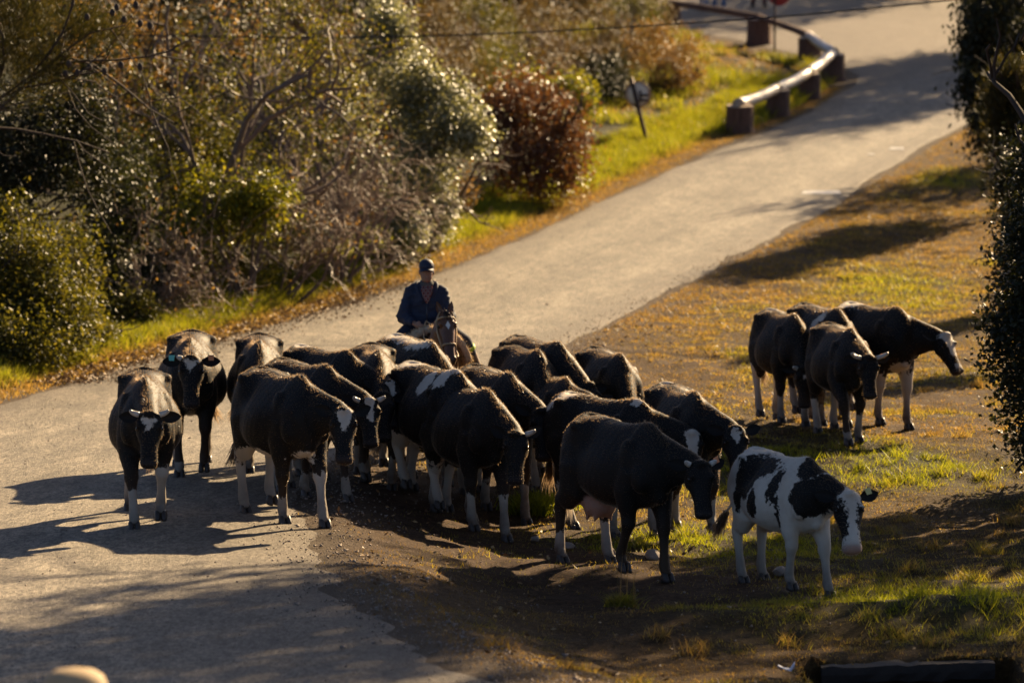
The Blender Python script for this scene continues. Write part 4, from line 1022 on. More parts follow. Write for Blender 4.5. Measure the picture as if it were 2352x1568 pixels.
# ------------------------------------------------------------------ concrete culvert, bottom right
CONC = plain('old_concrete', (.035, .025, .018), .9, .45, 7, .6)
cu = empty('culvert', ((CUL[0] + CUL[1]) / 2, CUL[2], 0))
zt = g1(3.1, CUL[2] + .35) - .035
hw_ = (CUL[1] - CUL[0]) / 2
rs = np.random.RandomState(11)
m = MB(); rings = []
for x in np.linspace(-hw_, hw_, 17):
    j = lambda a: (rs.rand() - .5) * a * 2.2
    tl = .03 * x
    rings.append([(x, -.07 + j(.012), zt + tl - .13 + j(.01)), (x, -.08 + j(.012), zt + tl - .06), (x, -.06 + j(.015), zt + tl + j(.008)), (x, .55, zt + tl + .01), (x, .55, zt + tl - .12)])
m.loft(rings); m.build('slab', CONC, cu, False)
for s in (-1, 1):
    m = MB(); m.box((s * (hw_ - .16), .26, zt - .55), (.14, .28, .40)); m.build('side_wall', CONC, cu, False)
m = MB(); m.box((0, .78, zt - .55), (hw_, .06, .40)); m.build('back_wall', CONC, cu, False)
tag(cu, 'low concrete culvert with a dark opening at the bottom right', 'culvert')

# ------------------------------------------------------------------ small things on the ground
t = NT('field_stone'); p = t.objco()
STONE = t.fin(t.bsdf(t.mix(t.noise(5, p, 5), (.16, .12, .095), (.42, .34, .27)), .85, Normal=t.bump(t.noise(9, p, 5), .8, .03)))
def rock(label, px, py, wpx, hpx, seed):
    b0 = ground_at(px, py); s_ = FPX / b0.y; rr = np.random.RandomState(seed)
    bm = bmesh.new(); bmesh.ops.create_icosphere(bm, subdivisions=3, radius=1)
    dirs = rr.normal(size=(9, 3)); dirs /= np.linalg.norm(dirs, axis=1)[:, None]; off = rr.uniform(.62, .95, 9)
    for v in bm.verts:
        c = np.array(v.co); k = 1.0
        for d_, o_ in zip(dirs, off):
            q = c @ d_
            if q > o_: c = c - d_ * (q - o_) * .9
        v.co = c * np.array((wpx / s_ / 2, wpx / s_ / 2 * .8, hpx / s_ / 2 * 1.25))
    me = bpy.data.meshes.new('stone'); bm.to_mesh(me); bm.free()
    o = obj('stone', me, STONE, None, b0 + Vector((0, 0, hpx / s_ * .30))); o.rotation_euler = (rr.rand() * .3, rr.rand() * .3, rr.rand() * 6)
    tag(o, label, 'stone', 'stones lying on the dirt')
for k, a in enumerate((('rounded pink stone under the shaded udder cow', 1404, 1288, 30, 34), ('flat grey stone left of the pink stone by the white hoof', 1300, 1262, 46, 16), ('small stone on the dirt below the front centre cow', 1228, 1246, 26, 14),
                       ('brown stone between the front legs of the shaded udder cow', 1500, 1282, 40, 24), ('pale flat stone between the spotted heifer\'s legs', 1790, 1325, 44, 20), ('long flat stone behind the spotted heifer\'s tail', 1640, 1212, 46, 14), ('small grey pebble at the asphalt edge', 905, 1330, 12, 8))): rock(*a, seed=k + 3)
b0 = ground_at(1806, 1556)
V = []; rr = np.random.RandomState(2)
for i in range(5):
    for j in range(5): V.append(((i - 2) * .033 + rr.normal() * .006, (j - 2) * .03 + rr.normal() * .006, .02 + rr.rand() * .05 + .02 * abs(i - 2)))
o = obj('paper_scrap', py_mesh('paper_scrap', V, [(i * 5 + j, i * 5 + j + 1, i * 5 + j + 6, i * 5 + j + 5) for i in range(4) for j in range(4)]), plain('white_paper', (.62, .64, .70), .7, .1), None, b0)
o.modifiers.new('thick', 'SOLIDIFY').thickness = .003
tag(o, 'crumpled white paper scrap in the grass left of the culvert', 'litter')
# rounded pale post close to the camera, bottom left
pt = at(172, 1533, 18.0); gb = g1(pt.x, 18.0)
m = MB(); hh = pt.z - gb; r = .16
m.loft([[(k * r * math.cos(a), k * r * math.sin(a), z) for a in np.linspace(0, 2 * math.pi, 20, endpoint=False)] for z, k in ((-.2, 1.03), (0, 1.03), (hh - .14, 1.0), (hh - .08, .97), (hh - .04, .86), (hh - .012, .6), (hh, .2))])
o = m.build('bollard', plain('sandy_concrete', (.50, .36, .20), .8, .2, 8, .3)); o.location = (pt.x, 18.0, gb)
tag(o, 'blurred sandy rounded post top at the bottom left corner', 'post')
# ------------------------------------------------------------------ vegetation
def unit(a): return a / (np.linalg.norm(a, axis=-1, keepdims=True) + 1e-9)
def leaf_mesh(name, P, L, W, rng, tint=None, droop=0.0, D=None, face=None):
    """diamond leaves (two triangles, folded) at P"""
    n = len(P)
    if D is None: D = unit(rng.normal(size=(n, 3)) + np.array((0, 0, -droop)))
    Nn = rng.normal(size=(n, 3)) if face is None else rng.normal(size=(n, 3)) * .6 + np.array(face)
    s = unit(np.cross(D, Nn)); nn = np.cross(D, s)
    L = np.broadcast_to(L, n)[:, None]; W = np.broadcast_to(W, n)[:, None]
    V = np.stack([P, P + D * L * .5 + s * W + nn * W * .35, P + D * L, P + D * L * .5 - s * W + nn * W * .35], 1).reshape(-1, 3)
    i = np.arange(n)[:, None] * 4
    F = np.concatenate([i + np.array([[0, 1, 2]]), i + np.array([[0, 2, 3]])], 1).reshape(-1, 3)
    me = np_mesh(name, V, F)
    fattr(me, 'tint', np.repeat(rng.rand(n) if tint is None else tint, 4))
    return me
def needle_mesh(name, P, A, L, W, rng, per=6):
    """tufts of thin needles round directions A"""
    n = len(P)
    P = np.repeat(P, per, 0); A = np.repeat(A, per, 0); N = n * per
    D = unit(A + rng.normal(size=(N, 3)) * .45); s = unit(np.cross(D, rng.normal(size=(N, 3))))
    L = L * rng.uniform(.7, 1.2, N)[:, None]
    V = np.stack([P - s * W, P + s * W, P + D * L], 1).reshape(-1, 3)
    me = np_mesh(name, V, np.arange(3 * N).reshape(-1, 3))
    fattr(me, 'tint', np.repeat(np.repeat(rng.rand(n), per) * .7 + rng.rand(N) * .3, 3))
    return me
def clump_points(ells, n, rng, per=30, sig=.14, shell=.45):
    """points gathered in clumps through ellipsoids; each ellipsoid (centre, radii)"""
    vol = np.array([e[1][0] * e[1][1] * e[1][2] for e in ells]) ** .67; vol = vol / vol.sum()
    m = max(4, n // per); out = []; cen = []
    for e, v in zip(ells, vol):
        k = max(2, int(m * v)); d = unit(rng.normal(size=(k, 3))); r = (shell + (1 - shell) * rng.rand(k) ** .6)[:, None]
        r *= rng.uniform(.8, 1.12, k)[:, None]
        c = np.array(e[0]) + d * r * np.array(e[1]); cen.append(c)
    C = np.concatenate(cen); q = n // len(C) + 1
    P = np.repeat(C, q, 0) + rng.normal(size=(len(C) * q, 3)) * sig * np.repeat(rng.uniform(.5, 1.3, len(C)), q)[:, None]
    ct = np.repeat(rng.rand(len(C)), q)
    return P[:n], ct[:n], C
def grow(p, d, L, r, depth, rng, out, wig=.22, kids=(3, 4), shrink=.62, up=.08, seg=5, spread=.75, rmin=.004):
    pts = [np.array(p, float)]; d = unit(np.array(d, float))
    for i in range(seg):
        d = unit(d + rng.normal(size=3) * wig + np.array((0, 0, up))); pts.append(pts[-1] + d * L / seg)
    out.append((pts, r, max(r * .55, rmin)))
    if depth <= 0: return
    for k in range(rng.randint(kids[0], kids[1] + 1)):
        u = rng.uniform(.35, 1.0); i = min(int(u * seg), seg - 1); q = pts[i] + (pts[i + 1] - pts[i]) * (u * seg - i)
        nd = unit(d + rng.normal(size=3) * spread); grow(q, nd, L * shrink * rng.uniform(.7, 1.2), max(r * .55, rmin), depth - 1, rng, out, wig, kids, shrink, up, seg, spread, rmin)
def branch_mesh(name, brs, sides=4):
    V = []; F = []; b = 0; ang = np.linspace(0, 2 * math.pi, sides, endpoint=False)
    for pts, r0, r1 in brs:
        P = np.array(pts); n = len(P); T = np.gradient(P, axis=0); T = unit(T)
        ref = np.array((.31, .17, .93)); sd = unit(np.cross(T, ref)); u = np.cross(sd, T)
        rr = np.linspace(r0, r1, n)[:, None, None]
        ring = P[:, None, :] + rr * (np.cos(ang)[None, :, None] * sd[:, None, :] + np.sin(ang)[None, :, None] * u[:, None, :])
        V.append(ring.reshape(-1, 3))
        i = np.arange(n - 1)[:, None] * sides + np.arange(sides)[None, :]; j = np.arange(n - 1)[:, None] * sides + (np.arange(sides)[None, :] + 1) % sides
        F.append((np.stack([i, j, j + sides, i + sides], -1).reshape(-1, 4)) + b); b += n * sides
    return np_mesh(name, np.concatenate(V), np.concatenate(F), True)
WOOD = plain('grey_bark', (.16, .115, .085), .85, .4, 9, .6)
WOOD_D = plain('dark_bark', (.055, .038, .028), .9, .4, 9, .6)
TWIG = plain('pale_twig', (.26, .185, .13), .55, .3, 6, .2)
LM = {
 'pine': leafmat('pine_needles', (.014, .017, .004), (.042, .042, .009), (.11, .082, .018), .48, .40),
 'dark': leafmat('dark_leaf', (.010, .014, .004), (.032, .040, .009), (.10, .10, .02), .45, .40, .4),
 'olive': leafmat('olive_leaf', (.022, .026, .005), (.075, .078, .012), (.19, .165, .025), .46, .50, .38),
 'gloss': leafmat('glossy_leaf', (.08, .09, .05), (.20, .21, .12), (.38, .39, .25), .42, .42, .9),
 'red': leafmat('russet_leaf', (.05, .022, .009), (.13, .055, .022), (.22, .11, .04), .4, .40),
 'lime': leafmat('lime_leaf', (.07, .09, .008), (.17, .185, .015), (.30, .26, .02), .35, .5),
 'dry': leafmat('dry_leaf', (.075, .040, .013), (.19, .11, .036), (.34, .22, .085), .5, .45),
 'scrub': leafmat('scrub_leaf', (.035, .024, .008), (.085, .058, .019), (.17, .12, .045), .5, .42),
 'deep': leafmat('shade_leaf', (.006, .008, .003), (.018, .022, .006), (.05, .05, .012), .5, .25, .35)}  # near-black foliage; missing sun on the right-edge trees is put into this colour
def E(px, py, rx, ry, Y, dy=.9):
    """ellipsoid from its place in the view and its distance: centre and radii in metres"""
    s = Y / FPX; c = at(px, py, Y)
    return (tuple(c), (rx * s, max(.4, dy * (rx + ry) * .5 * s), ry * s))
def bush(name, label, cat, base, ells, n, L, W, mat, seed, per=30, sig=.14, twigs=4, wood=None, droop=.2, group=None, kind='leaf', shell=.45, limb_r=.06, face=(.1, -.1, .75)):
    rng = np.random.RandomState(seed)
    root = empty(name, base)
    P, ct, C = clump_points(ells, n, rng, per, sig, shell)
    P = P - np.array(base); C = C - np.array(base)
    gmin = np.array(gz(P[:, 0] + base[0], P[:, 1] + base[1], False)) - base[2]
    ok = P[:, 2] > gmin + .02; P, ct = P[ok], ct[ok]
    tint = np.clip(ct * .6 + rng.rand(len(P)) * .4, 0, 1)
    if kind == 'leaf': me = leaf_mesh('crown', P, L * rng.uniform(.7, 1.3, len(P)), W * rng.uniform(.7, 1.3, len(P)), rng, tint, droop, None, face)
    else:
        cen = np.mean(C, 0); A = unit(P - cen * np.array((1, 1, .8))) * .8 + np.array((0, 0, .25)); me = needle_mesh('crown', P, unit(A), L, W, rng, 7)
    obj('crown', me, LM[mat], root)['kind'] = 'stuff'
    brs = []
    for k in range(twigs):
        tgt = C[rng.randint(len(C))]; b0 = np.array((rng.normal() * .12, rng.normal() * .12, -.1)); L_ = np.linalg.norm(tgt - b0)
        mid = (b0 + tgt) / 2 + rng.normal(size=3) * L_ * .08 + np.array((0, 0, .1 * L_))
        pts = [b0 * (1 - u) ** 2 + mid * 2 * u * (1 - u) + tgt * u * u for u in np.linspace(0, 1, 9)]
        r = limb_r * rng.uniform(.6, 1.1); brs.append((pts, r, r * .25))
        for j in range(5): grow(pts[rng.randint(3, 9)], unit(tgt - b0 + rng.normal(size=3) * L_ * .5), L_ * .3, r * .4, 1, rng, brs, seg=4)
    obj('trunk', branch_mesh('trunk', brs), wood or WOOD_D, root)
    tag(root, label, cat, group)
    return root
G = lambda px, py: ground_at(px, py)
BG = 'bushes and trees beyond the road'
# left edge: dark evergreen shrubs and pine
b = Vector((-8.2, 55.0, g1(-8.2, 55))); bush('evergreen_shrub', 'dense dark evergreen shrub at the left edge beside the verge', 'shrub', b,
     [E(60, 690, 130, 170, 54, .6), E(10, 580, 120, 130, 55, .6), E(140, 740, 90, 100, 53.5, .6), E(40, 790, 120, 70, 52.6, .6), E(170, 620, 60, 120, 55, .6)], 24000, .075, .020, 'olive', 1, 24, .15, 5, group=BG)
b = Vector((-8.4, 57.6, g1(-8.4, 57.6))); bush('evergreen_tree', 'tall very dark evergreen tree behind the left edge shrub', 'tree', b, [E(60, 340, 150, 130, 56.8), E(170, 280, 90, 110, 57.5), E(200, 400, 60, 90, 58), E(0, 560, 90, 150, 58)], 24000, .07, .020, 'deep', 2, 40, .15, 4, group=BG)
b = Vector((-9.6, 52.0, g1(-9.6, 52))); pine = bush('pine_tree', 'olive pine with dark cones reaching in at the top left corner', 'tree', b, [E(90, 60, 170, 90, 51), E(60, 180, 130, 60, 50.5), E(230, 80, 90, 50, 51), E(-80, 40, 200, 160, 51.5)], 6500, .10, .0035, 'pine', 3, 22, .13, 6, group=BG, kind='needle')
rng = np.random.RandomState(8)
for px, py in ((268, 18), (258, 30), (285, 45), (312, 12), (322, 55), (345, 60), (240, 165), (158, 148), (178, 168), (206, 156), (278, 150), (322, 154), (150, 170), (200, 40)):
    q = at(px, py, 50.2) - b; m = MB(); m.tube([q + Vector((0, 0, .05)), q + Vector((0, 0, .03)), q, q - Vector((0, 0, .03)), q - Vector((0, 0, .05))], [.012, .032, .040, .03, .008], 8); m.build('cone', WOOD_D, pine)
b = Vector((-6.6, 60.5, g1(-6.6, 60.5))); bush('leafy_shrub', 'dark glossy leafy shrub right of the left edge shrub', 'shrub', b, [E(270, 480, 85, 130, 60), E(230, 620, 70, 110, 59), E(330, 640, 60, 80, 60.5), E(290, 380, 60, 80, 61)], 15000, .07, .021, 'dark', 4, 34, .14, 5, group=BG)
b = G(330, 775) + Vector((-.3, .6, 0)); bush('low_shrub', 'low dark shrub at the verge left of the bare trees', 'shrub', b, [E(300, 720, 60, 45, 58.2), E(200, 775, 60, 45, 55.5)], 6000, .06, .017, 'olive', 5, 30, .11, 3, group=BG)
# bare trees with warm twigs
def bare_tree(label, px, py, Y, lean, hgt, r, depth, seed, leaves=0, lmat='dry', kids=(3, 4), n=1, spread=.75, shrink=.62, name='bare_tree', wig=.2, L=.07):
    rng = np.random.RandomState(seed); b0 = at(px, py, Y); b0.z = g1(b0.x, b0.y)
    root = empty(name, b0); brs = []
    for k in range(n):
        grow(rng.normal(size=3) * np.array((.12, .12, 0)) - np.array((0, 0, .1)), (lean + rng.normal() * .25, rng.normal() * .2, 1), hgt, r * rng.uniform(.7, 1.1), depth, rng, brs, wig, kids, shrink, .06, 6, spread)
    brs = [q for q in brs]
    obj('trunk', branch_mesh('trunk', [q for q in brs if q[1] > .02] or brs[:1], 6), WOOD, root)
    tw = [q for q in brs if q[1] <= .02]
    if tw: obj('twigs', branch_mesh('twigs', tw, 3), TWIG, root)['kind'] = 'stuff'
    if leaves:
        src = np.concatenate([np.array(q[0])[2:] for q in brs if q[1] < .025]); P = src[rng.randint(len(src), size=leaves)] + rng.normal(size=(leaves, 3)) * .06
        obj('crown', leaf_mesh('crown', P, L * rng.uniform(.7, 1.3, leaves), L * .28, rng, None, .5), LM[lmat], root)['kind'] = 'stuff'
    tag(root, label, 'tree', BG)
bare_tree('bare grey tree with forked trunk and fine twigs above the lime leaves', 590, 690, 63, -.15, 3.4, .085, 3, 21, 5200, 'olive', (3, 5), 2)
bare_tree('bare tree with rusty dead leaves at the upper left', 420, 690, 64.5, -.25, 3.4, .075, 3, 22, 3600, 'dry', (3, 5), 2)
bare_tree('spreading bare tree behind the lime-leaved branch', 680, 645, 66.5, -.15, 3.4, .08, 3, 23, 5200, 'olive', (3, 5), 2)
bare_tree('bare tree with brown twigs left of the glossy tree', 800, 610, 71, -.15, 2.6, .08, 3, 24, 900, 'dry', (4, 5), 2)
bare_tree('leafless thicket of arching pale canes under the bare trees', 790, 640, 64.5, .3, 1.7, .035, 3, 25, 0, 'dry', (3, 5), 9, 1.0, .7, 'thicket', .32)
bare_tree('leafless thicket of thin canes at the foot of the forked tree', 660, 665, 62.5, .2, 1.4, .03, 3, 26, 200, 'dry', (3, 4), 7, 1.0, .7, 'thicket', .32)
bare_tree('dead twiggy brush at the verge beside the left shrubs', 340, 745, 59, .2, .9, .02, 3, 27, 120, 'dry', (3, 5), 7, 1.1, .7, 'thicket', .35)
bare_tree('small bare twigs poking from the dark leafy shrub', 330, 560, 60.0, .6, 1.6, .03, 3, 28, 200, 'dry', (3, 5), 3, 1.0, .7, 'thicket', .3)
b = at(560, 690, 61.5); b.z = g1(b.x, b.y); bush('lime_shrub', 'lime green leafy branches lit from behind below the bare trees', 'shrub', b, [E(520, 490, 110, 60, 61.5, .6), E(610, 450, 60, 45, 61.5, .6), E(440, 540, 50, 60, 61, .6), E(470, 440, 60, 40, 62, .6)], 6500, .09, .026, 'lime', 6, 12, .15, 6, WOOD, .5, group=BG)
b = at(440, 700, 62.0); b.z = g1(b.x, b.y); bush('leafy_shrub', 'mixed olive shrub with glinting leaves under the rusty tree', 'shrub', b, [E(420, 470, 100, 130, 62.5, .6), E(430, 330, 120, 110, 64, .6), E(400, 620, 80, 70, 61.0, .6), E(560, 600, 100, 70, 62.5, .6), E(660, 560, 80, 80, 64, .6), E(520, 380, 110, 80, 64.5, .6)], 19000, .065, .018, 'olive', 7, 18, .15, 6, group=BG)
# glossy pale tree and russet bush
b = at(975, 590, 69.0); b.z = g1(b.x, b.y); bush('glossy_tree', 'tall tree with silvery glinting glossy leaves left of the russet bush', 'tree', b,
     [E(1000, 250, 100, 90, 68.5, .5), E(1060, 290, 70, 60, 68.0, .5), E(900, 130, 70, 100, 69.5, .5), E(960, 410, 80, 120, 68.0, .5), E(930, 530, 60, 60, 67.0, .5), E(890, 50, 45, 60, 69.5, .5), E(1000, 480, 50, 80, 68.5, .5), E(960, 200, 70, 80, 68.5, .5), E(1090, 320, 40, 40, 68.0, .5), E(820, 230, 80, 110, 70.0, .5)], 19000, .085, .030, 'gloss', 9, 9, .13, 7, WOOD, .3, group=BG, face=(.75, -.35, .9))
b = at(830, 560, 71.5); b.z = g1(b.x, b.y); bush('dark_bush', 'dark bush behind the thicket of canes', 'bush', b, [E(820, 400, 110, 90, 73), E(870, 500, 70, 80, 72), E(740, 380, 90, 110, 74), E(640, 300, 120, 140, 76)], 12000, .08, .024, 'dark', 10, 30, .17, 5, group=BG)
b = at(1220, 475, 77.0); b.z = g1(b.x, b.y); bush('russet_bush', 'large russet leaved bush with dark base beside the grass verge', 'bush', b,
     [E(1220, 280, 110, 90, 77, .6), E(1300, 340, 60, 90, 76.5, .6), E(1150, 330, 60, 100, 77, .6), E(1240, 400, 100, 70, 76, .6), E(1200, 210, 70, 50, 78, .6)], 15000, .085, .023, 'red', 11, 16, .2, 7, WOOD_D, .2, group=BG)
b = at(1060, 560, 73.5); b.z = g1(b.x, b.y); bush('orange_sapling', 'small orange leaved sapling between glossy tree and russet bush', 'shrub', b, [E(1055, 480, 22, 60, 73.3), E(1070, 430, 16, 40, 73.3)], 900, .075, .02, 'dry', 12, 12, .12, 3, WOOD_D, group=BG)
b = at(1280, 470, 80.5); b.z = g1(b.x, b.y); bush('yellow_bush', 'yellow green bush peeping over the russet bush', 'bush', b, [E(1215, 190, 40, 22, 80.5, .6), E(1320, 205, 40, 28, 80.5, .6), E(1270, 215, 50, 30, 81, .6), E(1345, 250, 20, 40, 80, .6)], 4200, .085, .027, 'lime', 13, 26, .14, 5, group=BG)
b = at(1430, 330, 93.0); b.z = g1(b.x, b.y); bush('dark_bush', 'dark bush behind the leaning round sign', 'bush', b, [E(1410, 240, 70, 95, 92), E(1510, 240, 55, 60, 94), E(1380, 180, 60, 60, 94)], 11000, .09, .024, 'deep', 14, 30, .18, 5, group=BG)
b = at(1560, 300, 94.0); b.z = g1(b.x, b.y); bush('golden_shrub', 'golden brown shrub between the round sign and the barrier', 'shrub', b, [E(1540, 190, 55, 90, 94), E(1580, 130, 40, 60, 95), E(1500, 110, 60, 60, 96)], 9500, .085, .016, 'dry', 15, 28, .16, 6, group=BG)
# dry pale shrubs along the top
TOPS = [(1010, 90, 90, 80, 88, 'scrub', 'dry olive shrub right of the glossy tree top'), (1110, 80, 90, 90, 92, 'olive', 'olive scrub above the russet bush'), (1230, 90, 90, 90, 95, 'scrub', 'pale dry scrub at the top centre'),
        (1350, 90, 90, 90, 98, 'scrub', 'tawny dry scrub left of the far barrier'), (1450, 50, 80, 80, 103, 'olive', 'olive scrub at the top edge before the far log'), (1490, 40, 60, 50, 106, 'scrub', 'straw coloured shrub hiding the far stump')]
for k, (px, py, rx, ry, Y, mt, lb) in enumerate(TOPS):
    b = at(px, py, Y); b.z = g1(b.x, b.y); bush('dry_shrub', lb, 'shrub', b, [E(px, py, rx, ry, Y), E(px - 20, py + 70, rx, 60, Y - 2), E(px + 30, py + 90, rx * .8, 50, Y - 3)], 8500, .12, .013, mt, 40 + k, 24, .2, 7, TWIG, -.6, group=BG)
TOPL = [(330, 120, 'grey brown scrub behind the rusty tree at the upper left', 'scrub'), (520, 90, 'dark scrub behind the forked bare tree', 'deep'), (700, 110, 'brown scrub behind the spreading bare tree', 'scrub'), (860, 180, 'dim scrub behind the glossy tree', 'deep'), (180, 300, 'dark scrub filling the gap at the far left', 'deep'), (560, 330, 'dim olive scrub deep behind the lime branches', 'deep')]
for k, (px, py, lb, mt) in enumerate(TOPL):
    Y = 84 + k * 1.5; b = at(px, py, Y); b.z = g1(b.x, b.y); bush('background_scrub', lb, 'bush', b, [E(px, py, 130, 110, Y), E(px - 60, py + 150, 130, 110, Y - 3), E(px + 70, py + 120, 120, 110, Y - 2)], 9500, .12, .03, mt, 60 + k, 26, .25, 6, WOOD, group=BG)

for k, (px, Y, mt, lb) in enumerate(((120, 78, 'deep', 'tall dark tree rising behind the left edge pine'), (360, 100, 'deep', 'tall dim tree behind the rusty leaved tree'), (560, 104, 'scrub', 'tall brown tree at the back of the forked bare tree'), (760, 106, 'deep', 'tall dim tree behind the spreading bare tree'), (960, 110, 'scrub', 'tall brownish tree behind the glossy tree'), (1160, 114, 'scrub', 'tall tawny tree at the top centre edge'), (1350, 118, 'deep', 'tall dim tree at the top edge left of the people'))):
    b = at(px, 60, Y); b.z = g1(b.x, b.y); bush('background_tree', lb, 'tree', b, [E(px, 60, 120, 90, Y), E(px - 40, -60, 120, 110, Y), E(px + 50, 130, 110, 80, Y - 2)], 6500, .17, .045, mt, 130 + k, 26, .3, 6, WOOD_D, group=BG)
# trees at the right: in view at the edge, and their tall crowns that shade the road
b = Vector((6.9, 42.6, g1(6.9, 42.6)))
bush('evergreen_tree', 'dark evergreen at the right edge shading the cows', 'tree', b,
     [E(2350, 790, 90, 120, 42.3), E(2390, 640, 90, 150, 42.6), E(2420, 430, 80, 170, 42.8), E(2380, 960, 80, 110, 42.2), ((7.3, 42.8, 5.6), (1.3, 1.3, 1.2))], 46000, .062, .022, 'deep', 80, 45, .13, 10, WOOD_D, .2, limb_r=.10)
b = Vector((8.6, 62.0, g1(8.6, 62))); bush('pine_tree', 'young pine with bristly needles at the upper right edge', 'tree', b, [E(2325, 230, 55, 90, 61), E(2345, 340, 65, 130, 61), E(2370, 480, 60, 110, 61)], 9000, .13, .006, 'pine', 81, 20, .12, 5, WOOD_D, kind='needle')
b = Vector((10.6, 76.0, g1(10.6, 76))); bush('weeping_tree', 'weeping tree with fine hanging twigs at the top right', 'tree', b, [E(2290, 60, 90, 110, 75), E(2250, 170, 50, 110, 74.5), E(2300, 260, 60, 110, 75), E(2260, 290, 36, 60, 74.5), E(2360, 60, 90, 160, 76), E(2330, 150, 100, 150, 77), E(2300, 20, 110, 90, 74)], 21000, .13, .028, 'deep', 82, 30, .15, 8, WOOD_D, 2.2)
b = Vector((8.3, 54.0, g1(8.3, 54))); bush('evergreen_shrub', 'black green shrub low at the right edge', 'shrub', b, [E(2340, 640, 55, 140, 53), E(2370, 520, 70, 120, 54), E(2350, 400, 60, 90, 54)], 10000, .07, .02, 'deep', 83, 30, .14, 4)
# shade trees along the right side of the road, crowns above and beyond the frame
def shade_tree(label, x, y, ells, n, seed, L=.16, W=.05, per=26):
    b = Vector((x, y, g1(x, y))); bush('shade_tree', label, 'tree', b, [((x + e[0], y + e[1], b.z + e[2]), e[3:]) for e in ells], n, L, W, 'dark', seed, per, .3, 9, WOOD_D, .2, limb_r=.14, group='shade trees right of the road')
shade_tree('tall shade tree behind the right edge evergreen', 8.2, 43.6, [(.2, -.3, 3.6, 1.7, 1.5, 1.3), (-.5, -.5, 6.0, 2.0, 2.0, 1.2), (-1.2, -.6, 8.2, 2.3, 2.3, 1.0), (.2, .3, 10.0, 2.5, 2.5, .9), (-1.6, -.2, 11.6, 2.6, 2.6, .8), (1.0, .6, 12.6, 2.4, 2.4, .8), (-.4, .2, 14.0, 1.8, 1.8, .7)], 17000, 89, .20, .07, 44)
shade_tree('second shade tree out on the right of the road', 13.0, 44.5, [(0, 0, 7.0, 2.2, 2.2, 1.0), (-1.4, .4, 9.0, 2.2, 2.2, .9), (1.2, 0, 10.2, 2.2, 2.2, .9), (0, 0, 4.2, 1.2, 1.2, .9)], 5200, 88, .20, .07, 50)
shade_tree('shade tree beside the far bend of the road, out on the right', 14.2, 86.5, [(0, 0, 2.6, 1.9, 1.9, 1.6), (-.6, 0, 4.6, 1.6, 1.6, 1.2)], 5200, 91)
shade_tree('shade tree at the right shoulder of the upper road', 17.0, 106.5, [(0, 0, 3, 1.8, 1.8, 1.6), (0, 0, 5.5, 2.4, 2.4, 1.5), (.5, 0, 8, 2.0, 2.0, 1.2)], 8000, 95, .2, .07)
shade_tree('tall shade tree above the upper road', 19.0, 113.0, [(0, 0, 5, 3, 3, 1.6), (-1, 1, 7.5, 2.6, 2.6, 1.1), (1, -2, 9, 2.4, 2.4, 1)], 9500, 92, .2, .07)
shade_tree('second tall shade tree above the upper road', 25.5, 119.0, [(0, 0, 6, 3.4, 3.4, 1.6), (-2, 1, 9, 3, 3, 1.1)], 9500, 93, .2, .07)
shade_tree('third shade tree past the top of the road', 15.0, 131.0, [(0, 0, 5, 3.6, 3.6, 1.8), (2, 1, 8, 3, 3, 1.1)], 9500, 94, .2, .07)

# ------------------------------------------------------------------ grass, fallen leaves
t = NT('grass_blades'); c = t.attr('col', 'Color')
GRASS = t.fin(t.n('ShaderNodeMixShader', {0: .6, 1: t.bsdf(c, .5), 2: t.n('ShaderNodeBsdfTranslucent', {'Color': t.mix(1.0, c, (1.5, 1.4, .7), 'MULTIPLY')}).outputs[0]}).outputs[0])
def grass(name, label, X, Y, hgt, wid, rng, green, lean=.35, tri=False):
    n = len(X); Z = gz(X, Y) - .01
    a = rng.rand(n) * 2 * math.pi; w = wid * rng.uniform(.6, 1.4, n)
    s = np.stack([np.cos(a), np.sin(a), 0 * a], 1) * w[:, None]
    b = rng.rand(n) * 2 * math.pi; ln = lean * rng.uniform(.3, 1.6, n); h = hgt * rng.uniform(.5, 1.3, n)
    P = np.stack([X, Y, Z], 1); D = np.stack([np.cos(b) * ln, np.sin(b) * ln, np.ones(n)], 1)
    M = P + D * (h * .55)[:, None]; T = P + D * h[:, None] * np.array((1.35, 1.35, .95))
    k = 3 if tri else 5
    V = np.stack([P - s, P + s, T] if tri else [P - s, P + s, M + s * .6, M - s * .6, T], 1).reshape(-1, 3)
    i = np.arange(n)[:, None] * 5
    F = np.arange(3 * n).reshape(-1, 3) if tri else np.concatenate([i + np.array([[0, 1, 2]]), i + np.array([[0, 2, 3]]), i + np.array([[3, 2, 4]])], 1).reshape(-1, 3)
    me = np_mesh(name, V, F)
    g = np.clip(green + rng.normal(size=n) * .18, 0, 1)[:, None]; r = rng.rand(n)[:, None]
    dry = np.array((.235, .145, .062)) * (.55 + .9 * r); grn = np.array((.15, .185, .012)) * (.6 + .9 * r) + np.array((.07, .035, 0)) * r
    cattr(me, 'col', np.repeat(dry * (1 - g) + grn * g, k, 0))
    o = obj(name, me, GRASS); tag(o, label, 'grass', None, 'stuff'); return o
rng = np.random.RandomState(77)
